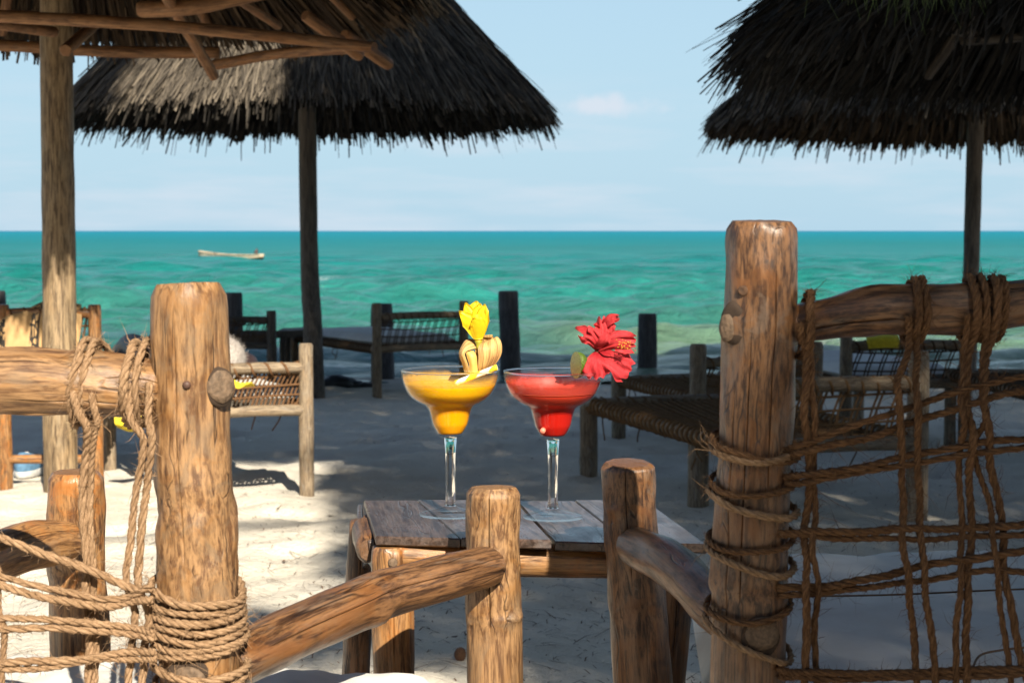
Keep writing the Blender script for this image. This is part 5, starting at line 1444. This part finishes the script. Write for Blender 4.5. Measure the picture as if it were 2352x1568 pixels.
# ------------------------------------------------------------------ rope loungers on the beach
def helix(mb, A, B, R_, r, pitch, seed=0, per=7):
    A, B = np.array(list(A), float), np.array(list(B), float)
    L = np.linalg.norm(B - A); nt = max(1, int(L / pitch)); n = nt * per
    s = np.linspace(0, 1, n)
    ax = (B - A) / L
    e1 = np.cross(ax, [0, 0, 1.0]); e1 /= np.linalg.norm(e1); e2 = np.cross(ax, e1)
    jit = 0.25 * nz(s * 40, s * 0, s * 0, seed)
    a = 2 * np.pi * (s * nt + jit * 0.3) + seed
    P = A + (B - A) * s[:, None] + (e1 * np.cos(a)[:, None] + e2 * np.sin(a)[:, None]) * (R_ + r * 0.5)
    tube(mb, P, r, 5, 0, seed, True)
def lounger(label, cx, cy, yaw, w=0.55, L=1.5, post_h=0.55, seat=0.28, top=0.46, mat='wood_grey', ropem='rope_dark', cush=None, pr=0.026, rr=0.021, seed=0, lean=0.0, nweave=9, wrap=True):
    rt = root('rope_lounger', (0, 0, 0), label, 'lounger', 'woven rope loungers on the beach')
    wm, rm = M[mat], M[ropem]
    hw = w / 2
    gz = sand_z(cx, cy)
    def gl_(lx, ly):
        X_ = cx + lx * math.cos(yaw) - ly * math.sin(yaw); Y_ = cy + lx * math.sin(yaw) + ly * math.cos(yaw)
        return sand_z(X_, Y_) - gz
    for sx in (-1, 1):
        mb = MB(); log(mb, [Vector((sx * hw, 0, gl_(sx * hw, 0) - 0.05)), Vector((sx * hw + lean * sx, 0, post_h))], [pr * 1.04, pr], 16, 0.05, seed + sx + 3, 0.04, 6, 0.4, tip=0.9)
        mb.build('head_post', wm, rt, local=True)
        mb = MB(); log(mb, [Vector((sx * hw, L, gl_(sx * hw, L) - 0.05)), Vector((sx * hw, L, seat + 0.035))], [pr, pr], 14, 0.05, seed + sx + 6, 0.04, 6, 0.4, tip=0.9)
        mb.build('leg', wm, rt, local=True)
        mb = MB(); log(mb, [Vector((sx * hw, 0, seat)), Vector((sx * hw, L, seat))], [rr], 14, 0.1, seed + sx + 8, 0.04)
        sr = mb.build('side_rail', wm, rt, local=True)
        if wrap:
            mb = MB(); helix(mb, (sx * hw, 0.06, seat), (sx * hw, L - 0.05, seat), rr, 0.0080, 0.043, seed + sx); o = mb.build('rope_wrap', rm, sr, local=True); tag(o, kind='stuff')
    for (yy_, zz, nm) in ((0, seat, 'head_rail'), (0, top, 'top_rail'), (L, seat, 'foot_rail')):
        mb = MB(); log(mb, [Vector((-hw, yy_, zz)), Vector((0, yy_, zz + 0.006)), Vector((hw, yy_, zz))], [rr], 14, 0.08, seed + zz * 20 + yy_, 0.04)
        r_ = mb.build(nm, wm, rt, local=True)
        if nm != 'head_rail':
            mb = MB(); helix(mb, (-hw + 0.03, yy_, zz), (hw - 0.03, yy_, zz), rr, 0.005, 0.055, seed + 4); o = mb.build('rope_wrap', rm, r_, local=True); tag(o, kind='stuff')
    # woven headboard panel
    mb = MB(); rg = np.random.default_rng(int(seed * 7) + 1)
    nh = 4
    for k in range(nh):
        z_ = seat + (top - seat) * (k + 0.7) / (nh + 0.3)
        tube(mb, cr([(-hw, 0.0, z_ + rg.normal(0, 0.004)), (-hw * 0.3, 0.012, z_ - 0.01), (hw * 0.4, 0.012, z_ - 0.006), (hw, 0, z_ + rg.normal(0, 0.004))], 10), 0.0045, 5, 0, k)
    nd = nweave
    for k in range(nd):
        x0 = -hw + w * (k + 0.2) / nd
        for dd in (0, 0.018):
            tube(mb, cr([(x0 + dd, 0.006, seat), (x0 + dd + 0.03, 0.016, (seat + top) / 2), (x0 + dd + 0.065 if x0 + 0.065 < hw else hw, 0.004, top)], 8), 0.0042, 5, 0, k)
    o = mb.build('headboard_weave', rm, rt, local=True); tag(o, kind='stuff')
    mb = MB()
    nx_ = int(w / 0.035); ny_ = int(L / 0.04)
    for k in range(nx_):
        x0 = -hw + w * (k + 0.5) / nx_
        tube(mb, cr([(x0, 0.0, seat + 0.012), (x0, L / 2, seat - 0.03 + 0.004 * (k % 2)), (x0, L, seat + 0.012)], 14), 0.006, 4, 0, k)
    for k in range(ny_):
        y0 = L * (k + 0.5) / ny_; sg = -0.034 * math.sin(math.pi * y0 / L)
        tube(mb, cr([(-hw, y0, seat + 0.012), (0, y0, seat + 0.004 + sg), (hw, y0, seat + 0.012)], 8), 0.006, 4, 0, k)
    o = mb.build('seat_weave', rm, rt, local=True); tag(o, kind='stuff')
    # loose rope ends
    mb = MB()
    for k in range(7):
        sx = rg.choice([-1, 1]); y0 = rg.uniform(0.1, L - 0.1)
        tube(mb, cr([(sx * hw, y0, seat - 0.02), (sx * hw + rg.normal(0, 0.02), y0 + rg.normal(0, 0.02), seat - 0.06), (sx * hw + rg.normal(0, 0.02), y0, seat - 0.08 - rg.uniform(0, 0.06))], 8), 0.003, 5, 0, k)
    tag(mb.build('loose_rope', rm, rt, local=True), kind='stuff')
    if cush:
        mb = MB(); cushion(mb, (-hw + 0.03, 0.05, seat + 0.085), (hw - 0.03, 0.05, seat + 0.085), (hw - 0.03, L - 0.04, seat + 0.08), (-hw + 0.03, L - 0.04, seat + 0.08), 0.08, seed, 14, 30)
        mb.build('mattress', M['canvas'], rt, local=True)
    rt.location = (cx, cy, gz); rt.rotation_euler = (0, 0, yaw)
    return rt
R_ = math.radians
M['rope_wrapc'] = rope_mat('lounger_coir_rope', (0.30, 0.175, 0.085), (0.12, 0.065, 0.03))
loA = lounger('sunlit rope lounger with white mattress behind the left foreground post', -0.955, 6.12, R_(25), 0.44, 1.35, 0.545, 0.30, 0.455, 'wood_grey', 'rope_brown_shaded', True, 0.027, 0.021, 1, nweave=13)
lounger('rope lounger with raised woven headboard beside the far pole, centre', -0.655, 12.2, R_(30), 0.70, 1.5, 0.67, 0.34, 0.57, 'wood_shade', 'rope_dark', True, 0.034, 0.026, 2, nweave=12)
lounger('dark rope lounger left of the far pole, partly hidden by the left post', -2.02, 12.4, R_(8), 0.52, 1.4, 0.60, 0.34, 0.53, 'wood_pole_dark', 'rope_dark', None, 0.036, 0.026, 3)
loE = lounger('empty rope lounger right of the red drink with thick rope-wrapped rail', 1.06, 5.6, R_(17), 0.64, 1.5, 0.57, 0.26, 0.46, 'wood_grey', 'rope_wrapc', None, 0.037, 0.026, 4)
_iv = Matrix.Rotation(-loE.rotation_euler.z, 3, 'Z')
_p0 = at(1604, 1030, 5.95); _p1 = Vector((_p0.x, 5.95, sand_z(_p0.x, 5.95) - 0.05))
mb = MB(); log(mb, [_iv @ (_p1 - loE.location), _iv @ (_p0 + Vector((0, 0, 0.03)) - loE.location)], [0.039, 0.037], 18, 0.04, 5, 0.04, 6, 0.3); mb.build('leg', M['wood_grey'], loE, local=True)
lounger('rope lounger second behind the hibiscus, with one pale head post', 1.155, 7.99, R_(17), 0.60, 1.05, 0.53, 0.27, 0.44, 'wood_grey', 'rope_wrapc', None, 0.040, 0.024, 5)
lounger('rope lounger with a yellow towel, behind the right lattice', 1.93, 8.3, R_(10), 0.62, 1.4, 0.55, 0.30, 0.49, 'wood_grey', 'rope_dark', True, 0.032, 0.026, 6)
lounger('rope lounger at the right edge behind the rope lattice', 2.62, 7.0, R_(6), 0.62, 1.4, 0.55, 0.30, 0.49, 'wood_grey', 'rope_dark', None, 0.030, 0.024, 7)
DS = 6.62
xa, xb = at(12, 1000, DS).x, at(222, 1000, DS).x
loG = lounger('sunlit rope lounger at the left edge carrying the printed cloth', (xa + xb) / 2, DS, 0.0, xb - xa, 1.3, 0.70, 0.34, 0.665, 'wood_orange', 'rope_brown_shaded', True, 0.026, 0.020, 8)
zs = at(100, 1054, DS).z - loG.location.z
mb = MB(); log(mb, [Vector((-(xb - xa) / 2, 0, zs)), Vector(((xb - xa) / 2, 0, zs))], [0.018], 16, 0.05, 4, 0.04); mb.build('stretcher', M['wood_orange'], loG, local=True)

def drape(rows_, n=30, m=22):
    """sheet through rows of points, from the top edge down"""
    g = np.array([cr(r_, m) for r_ in rows_])
    return np.stack([cr(g[:, j], n) for j in range(m)], 1)
mb = MB()
rows_ = [[at(-50, 800, DS + 0.06), at(60, 760, DS + 0.06), at(184, 760, DS + 0.06)], [at(-50, 738, DS), at(40, 720, DS), at(110, 690, DS), at(185, 700, DS)], [at(-50, 760, DS - 0.034), at(60, 745, DS - 0.036), at(186, 740, DS - 0.034)], [at(-50, 850, DS - 0.034), at(60, 842, DS - 0.036), at(176, 812, DS - 0.034)]]
g = drape([[*r_] for r_ in rows_])
g[..., 1] += 0.01 * np.sin(np.linspace(0, 14, g.shape[1]))[None, :]
# attribute: X along the width, Y down
V = np.swapaxes(g, 0, 1)
sheet(mb, V, 0.003)
o = mb.build('printed_cloth', M['print']); tag(o, 'tan cloth with black printed ornaments hung over the left lounger', 'cloth')

mb = MB()
g = drape([[at(520, 884, 6.03), at(560, 888, 6.03), at(585, 885, 6.04)], [at(536, 872, 5.99), at(552, 880, 5.985), at(578, 878, 5.99)], [at(536, 884, 5.985), at(548, 892, 5.98), at(566, 882, 5.985)]], 12, 12)
sheet(mb, np.swapaxes(g, 0, 1), 0.004)
o = mb.build('yellow_towel', M['yellow_cloth']); tag(o, 'small yellow cloth tucked under the top rail of the sunlit lounger', 'cloth')
mb = MB()
g = drape([[at(262, 955, 6.5), at(300, 962, 6.5), at(332, 950, 6.5)], [at(264, 970, 6.48), at(300, 980, 6.47), at(330, 968, 6.48)], [at(270, 980, 6.5), at(300, 990, 6.5), at(326, 982, 6.5)]], 12, 14)
sheet(mb, np.swapaxes(g, 0, 1), 0.005)
o = mb.build('olive_towel', M['yellow_cloth']); tag(o, 'yellow towel hanging under the log rail beside the rope knot', 'cloth')
mb = MB()
g = drape([[at(1990, 772, 8.28), at(2040, 766, 8.28), at(2062, 770, 8.28)], [at(1990, 780, 8.2), at(2040, 776, 8.19), at(2066, 780, 8.2)], [at(1995, 800, 8.2), at(2040, 798, 8.19), at(2064, 798, 8.2)]], 12, 14)
sheet(mb, np.swapaxes(g, 0, 1), 0.006)
o = mb.build('yellow_towel', M['yellow_cloth']); tag(o, 'yellow towel over the lounger rail behind the right lattice', 'cloth')

# low table beside the dark lounger
lt = root('low_table', (at(668, 780, 12.9).x, 12.9, sand_z(-1.7, 12.9)), 'low dark wooden table beside the far pole', 'table')
a0, a1 = at(634, 760, 12.85), at(712, 757, 12.95)
mb = MB(); slab(mb, [a0, a1, a1 + Vector((0, 0.4, 0)), a0 + Vector((0, 0.4, 0))], 0.055, 0, 0.006, 1, 3); mb.build('table_top', M['wood_pole_dark'], lt, False)
for (p_, q_) in ((a0, 0.04), (a1, -0.04)):
    for yy_ in (0.05, 0.35):
        b0 = p_ + Vector((q_, yy_, -0.05)); mb = MB()
        log(mb, [Vector((b0.x, b0.y, sand_z(b0.x, b0.y) - 0.03)), b0], [0.022], 12, 0.05, 3, 0.04); mb.build('leg', M['wood_pole_dark'], lt)

# shoe under the left lounger
sc0 = at(66, 1092, 6.95); sc0.z = sand_z(sc0.x, 6.95) + 0.004
sh = root('canvas_shoe', sc0, 'blue and white canvas shoe lying on the sand under the left-edge lounger', 'shoe')
mb = MB()
u = np.linspace(0, 2 * np.pi, 28, endpoint=False)
def outline(k): return np.stack([0.055 * k * np.cos(u) * (1 + 0.15 * np.sin(u)), 0.12 * k * np.sin(u)], -1)
lev = [(0.92, 0.0), (1.0, 0.006), (1.0, 0.026), (0.95, 0.03)]
V = np.vstack([np.column_stack([outline(k) , np.full(28, z_)]) for k, z_ in lev]) + np.array(list(sc0))
mb.add(V, gridq(4, 28)); mb.build('sole', M['sole'], sh)
mb = MB(); lev = [(0.94, 0.028), (0.92, 0.05), (0.80, 0.075), (0.55, 0.088), (0.30, 0.086)]
V = np.vstack([np.column_stack([outline(k) + np.array([0, -0.02 * z_ / 0.09]), z_ - 0.25 * np.clip(outline(k)[:, 1] , -0.2, 0.2) * (z_ - 0.028) / 0.06]) for k, z_ in lev]) + np.array(list(sc0))
mb.add(V, gridq(5, 28)); mb.build('upper', M['shoe'], sh)
mb = MB()
for k in range(4):
    tube(mb, cr([sc0 + Vector((-0.022, -0.02 - 0.012 * k, 0.083)), sc0 + Vector((0, -0.02 - 0.012 * k, 0.096)), sc0 + Vector((0.022, -0.03 - 0.012 * k, 0.083))], 6), 0.003, 5)
mb.build('lace', M['sole'], sh)

# person lying on the sunlit lounger, pale hair showing right of the post
def skin_body(name, verts, edges, mat, parent=None, loc=None):
    me = bpy.data.meshes.new(name)
    me.from_pydata([v[:3] for v in verts], edges, [])
    o = bpy.data.objects.new(name, me); COL.objects.link(o)
    md = o.modifiers.new('skin', 'SKIN'); md.use_smooth_shade = True
    o.modifiers.new('sub', 'SUBSURF').levels = 2
    o.modifiers['sub'].render_levels = 2
    lay = me.skin_vertices[0] if me.skin_vertices else None
    if lay is None:
        bpy.context.view_layer.objects.active = o
        me.skin_vertices.new() if hasattr(me.skin_vertices, 'new') else None
        lay = me.skin_vertices[0]
    for i, v in enumerate(verts):
        lay.data[i].radius = (v[3], v[4] if len(v) > 4 else v[3]); lay.data[i].use_root = (i == 0)
    me.materials.append(mat)
    bpy.context.view_layer.update()
    dg = bpy.context.evaluated_depsgraph_get()
    m2 = bpy.data.meshes.new_from_object(o.evaluated_get(dg))
    o.modifiers.clear(); o.data = m2
    for p in m2.polygons: p.use_smooth = True
    if parent is not None: o.parent = parent
    return o
hd = at(508, 836, 6.62)
fwd = Vector((-math.sin(R_(25)), math.cos(R_(25)), 0)); sd_ = Vector((math.cos(R_(25)), math.sin(R_(25)), 0))
def bp(f, s_, z_): return tuple(hd + fwd * f + sd_ * s_ + Vector((0, 0, z_)))
el = at(352, 776, 6.75)
pv = [bp(0.62, -0.02, -0.03) + (0.13, 0.10), bp(0.36, -0.01, -0.01) + (0.13, 0.10), bp(0.16, 0, -0.005) + (0.12, 0.08), bp(0.085, 0, 0.0) + (0.055, 0.055), bp(0.0, 0, 0.0) + (0.075, 0.085),
      bp(0.18, -0.19, 0.0) + (0.05, 0.05), tuple(el) + (0.042, 0.042), tuple(el + fwd * 0.03 + Vector((-0.02, 0.10, -0.20))) + (0.03, 0.03),
      bp(0.18, 0.17, -0.02) + (0.05, 0.05), bp(0.42, 0.20, -0.05) + (0.038, 0.038), bp(0.62, 0.16, -0.02) + (0.03, 0.03),
      bp(0.70, -0.11, -0.03) + (0.08, 0.08), bp(1.05, -0.12, 0.02) + (0.055, 0.055), bp(1.42, -0.10, -0.05) + (0.04, 0.04),
      bp(0.70, 0.09, -0.03) + (0.08, 0.08), bp(1.05, 0.10, -0.01) + (0.055, 0.055), bp(1.42, 0.10, -0.05) + (0.04, 0.04)]
pe = [(0, 1), (1, 2), (2, 3), (3, 4), (2, 5), (5, 6), (6, 7), (2, 8), (8, 9), (9, 10), (0, 11), (11, 12), (12, 13), (0, 14), (14, 15), (15, 16)]
per = skin_body('person', pv, pe, M['skin'])
tag(per, 'person with pale grey hair lying on the sunlit lounger behind the left post', 'person')
mb = MB()
ph = np.linspace(0.02, 2.2, 14); a_ = np.linspace(0, 2 * np.pi, 26, endpoint=False)
PH, AA = np.meshgrid(ph, a_, indexing='ij')
rr_ = 1 + 0.05 * nz(np.sin(PH) * np.cos(AA) * 6, np.sin(PH) * np.sin(AA) * 6, np.cos(PH) * 6, 3)
d0 = np.stack([np.sin(PH) * np.cos(AA), np.sin(PH) * np.sin(AA), np.cos(PH)], -1)
HV = np.array(list(hd)) + np.array([0.008, 0.0, 0.012]) + d0 * (rr_ * 0.097)[..., None] * np.array([0.92, 1.0, 1.0])
mb.add(HV.reshape(-1, 3), gridq(14, 26))
rg = np.random.default_rng(9); nh_ = 1600
i_, j_ = rg.integers(0, 14, nh_), rg.integers(0, 26, nh_)
b0 = HV[i_, j_] + rg.normal(0, 0.004, (nh_, 3)); dv = d0[i_, j_] + rg.normal(0, 0.5, (nh_, 3)); w_ = np.cross(dv, rg.normal(0, 1, (nh_, 3))); w_ /= np.linalg.norm(w_, axis=1)[:, None]
e_ = b0 + dv * 0.011
V = np.stack([b0 - w_ * 0.0008, b0 + w_ * 0.0008, e_], 1).reshape(-1, 3)
mb.add(V, None, np.arange(nh_)[:, None] * 3 + np.array([[0, 1, 2]]))
mb.build('hair', M['hair'], per)

# ------------------------------------------------------------------ dugout boat with a fisherman
DB = 76.0
bl0, bl1 = at(456, 583, DB + 2), at(606, 591, DB - 2)
cen = (bl0 + bl1) / 2
bt = root('dugout_boat', (cen.x, cen.y, SEA_Z), 'long pale wooden dugout boat far out on the turquoise water', 'boat')
n = 40; s = np.linspace(-1, 1, n)
half = (bl1 - bl0).length / 2; ax = (bl1 - bl0); ax.z = 0; ax.normalize()
axn = np.array(list(ax)); sdn = np.array([-axn[1], axn[0], 0])
sheer = 0.19 + 0.14 * np.clip(-s, 0, 1) ** 2 + 0.03 * np.clip(s, 0, 1) ** 2
keel = -0.08 + 0.22 * np.clip(np.abs(s) - 0.75, 0, 1) * 2.6
beam = 0.27 * np.sqrt(np.clip(1 - np.abs(s) ** 2.6, 0.0005, 1))
prof = [(-1, 1.0), (-0.93, 0.45), (-0.6, 0.05), (0, 0.0), (0.6, 0.05), (0.93, 0.45), (1, 1.0)]
Vh = np.zeros((n, 7, 3))
for i in range(n):
    for j, (b_, h_) in enumerate(prof):
        Vh[i, j] = np.array([cen.x, cen.y, SEA_Z]) + axn * half * s[i] + sdn * beam[i] * b_ + np.array([0, 0, keel[i] + (sheer[i] - keel[i]) * h_])
mb = MB()
m_ = 7
q = gridq(n, m_, False)
col = np.arange(len(q)) % (m_ - 1)
hullq = q[(col == 0) | (col == 5)]; botq = q[(col > 0) & (col < 5)]
mb.add(Vh.reshape(-1, 3), hullq, None, None, 0)
mb.add(Vh.reshape(-1, 3), botq, None, None, 1)
mb.build('hull', [M['boat'], M['boat_dark']], bt)
for j in (0, 6):
    mb = MB(); tube(mb, Vh[:, j], 0.022, 6); mb.build('gunwale', M['boat'], bt)
for k in (0.2, 0.45, 0.65):
    i = int(k * n); mb = MB(); log(mb, [Vector(Vh[i, 0]), Vector(Vh[i, 6])], [0.03], 8, 0.05, 3, 0.02); mb.build('thwart', M['boat_dark'], bt)
fp = np.array([cen.x, cen.y, SEA_Z]) + axn * half * 0.78
def fq(f, s_, z_): return tuple(fp + axn * f + sdn * s_ + np.array([0, 0, z_ * 1.2 + 0.14]))
fv = [fq(0, 0, 0.02) + (0.06, 0.06), fq(0.01, 0, 0.12) + (0.065, 0.05), fq(0.03, 0, 0.20) + (0.06, 0.045), fq(0.035, 0, 0.245) + (0.022, 0.022), fq(0.04, 0, 0.30) + (0.038, 0.04),
      fq(0.02, 0.08, 0.19) + (0.02, 0.02), fq(-0.06, 0.10, 0.11) + (0.017, 0.017), fq(0.02, -0.08, 0.19) + (0.02, 0.02), fq(-0.06, -0.10, 0.11) + (0.017, 0.017),
      fq(-0.16, 0.05, 0.06) + (0.03, 0.03), fq(-0.26, 0.05, 0.0) + (0.022, 0.022), fq(-0.16, -0.05, 0.06) + (0.03, 0.03), fq(-0.26, -0.05, 0.0) + (0.022, 0.022)]
fe = [(0, 1), (1, 2), (2, 3), (3, 4), (2, 5), (5, 6), (2, 7), (7, 8), (0, 9), (9, 10), (0, 11), (11, 12)]
fm_ = skin_body('person', fv, fe, M['skin']); tag(fm_, 'tiny dark figure sitting at the stern of the far boat', 'person')

# ------------------------------------------------------------------ beach litter
rg = np.random.default_rng(77)
mb = MB()
n = 3600
lx, ly = rg.uniform(-1.2, 1.6, n), 2.7 + 4.5 * rg.beta(1.2, 2.6, n)
aa = rg.uniform(0, np.pi, n); ln = rg.gamma(1.2, 0.016, n) + 0.004; wd = rg.uniform(0.0006, 0.0017, n)
lz = np.array([sand_z(a_, b_) for a_, b_ in zip(lx, ly)]) + 0.003
d_ = np.stack([np.cos(aa), np.sin(aa), rg.normal(0, 0.06, n)], -1); sd2 = np.stack([-np.sin(aa), np.cos(aa), 0 * aa], -1)
B0 = np.stack([lx, ly, lz], -1)
V = np.stack([B0 - d_ * ln[:, None] - sd2 * wd[:, None], B0 - d_ * ln[:, None] + sd2 * wd[:, None], B0 + sd2 * wd[:, None] + np.array([0, 0, 0.003]) + sd2 * ln[:, None] * 0.12, B0 - sd2 * wd[:, None] + np.array([0, 0, 0.003]) + sd2 * ln[:, None] * 0.12, B0 + d_ * ln[:, None]], 1).reshape(-1, 3)
k = np.arange(n)[:, None] * 5
mb.add(V, k + np.array([[0, 1, 2, 3]]), k + np.array([[3, 2, 4]]))
o = mb.build('needle_litter', M['litter'], None, False); tag(o, 'dry casuarina needles and twigs scattered on the sand under the table', 'needle litter', None, 'stuff')
mb = MB()
n = 500
lx, ly = rg.uniform(-3, 4, n), rg.uniform(2.8, 13, n)
for i in range(n):
    z_ = sand_z(lx[i], ly[i]); s_ = rg.gamma(1.5, 0.004) + 0.003
    a0_ = rg.uniform(0, 6.28); pts = np.array([[math.cos(a0_ + j * 1.57) * s_ * (1 if j % 2 else 0.55), math.sin(a0_ + j * 1.57) * s_ * (1 if j % 2 else 0.55), 0.003 + rg.uniform(0, 0.004)] for j in range(4)])
    mb.add(pts + np.array([lx[i], ly[i], z_]), [[0, 1, 2, 3]])
o = mb.build('leaf_litter', M['litter'], None, False); tag(o, 'tiny dark leaf scraps strewn over the beach', 'leaf litter', None, 'stuff')
def pine_cone(px, py, r_, lab):
    z_ = 0.0; c = atz(px, py, z_); c.z = sand_z(c.x, c.y) + r_ * 0.8
    rt = root('casuarina_cone', c, lab, 'cone', 'fallen casuarina cones')
    a_ = np.linspace(0, 2 * np.pi, 12, endpoint=False); ph = np.linspace(0.05, np.pi - 0.05, 8)
    PH, AA = np.meshgrid(ph, a_, indexing='ij')
    V = np.stack([np.sin(PH) * np.cos(AA), np.sin(PH) * np.sin(AA), np.cos(PH) * 1.15], -1) * r_ * 0.85 + np.array(list(c))
    mb = MB(); mb.add(V.reshape(-1, 3), gridq(8, 12)); mb.build('core', M['cone'], rt)
    mb = MB()
    for i in range(110):
        zc_ = 1 - 2 * (i + 0.5) / 110; th_ = i * 2.399; rr2 = math.sqrt(1 - zc_ ** 2)
        d_ = Vector((rr2 * math.cos(th_), rr2 * math.sin(th_), zc_ * 1.15)); tp = c + d_ * r_
        e1 = d_.cross(Vector((0, 0, 1))).normalized() * r_ * 0.14; e2 = d_.cross(e1).normalized() * r_ * 0.12
        b_ = c + d_ * r_ * 0.8
        mb.add([list(b_ - e1), list(b_ + e2), list(b_ + e1), list(b_ - e2), list(tp)], None, [[0, 1, 4], [1, 2, 4], [2, 3, 4], [3, 0, 4]])
    o = mb.build('scale', M['cone'], rt, False); tag(o, kind='stuff')
pine_cone(1057, 1510, 0.014, 'small brown casuarina cone on the sand under the table')
# dry twigs on the right cushion
for k, (pts, lab) in enumerate([([(1850, 1369), (2050, 1365), (2250, 1356), (2352, 1352)], 'long thin dry twig lying across the right cushion'), ([(2230, 1545), (2250, 1505), (2300, 1492), (2352, 1486)], 'short curved dry twig on the right cushion')]):
    mb = MB(); tube(mb, cr([atz(a_, b_, 0.456) for a_, b_ in pts], 24), 0.0012, 6)
    o = mb.build('dry_twig', M['litter']); tag(o, lab, 'twig')
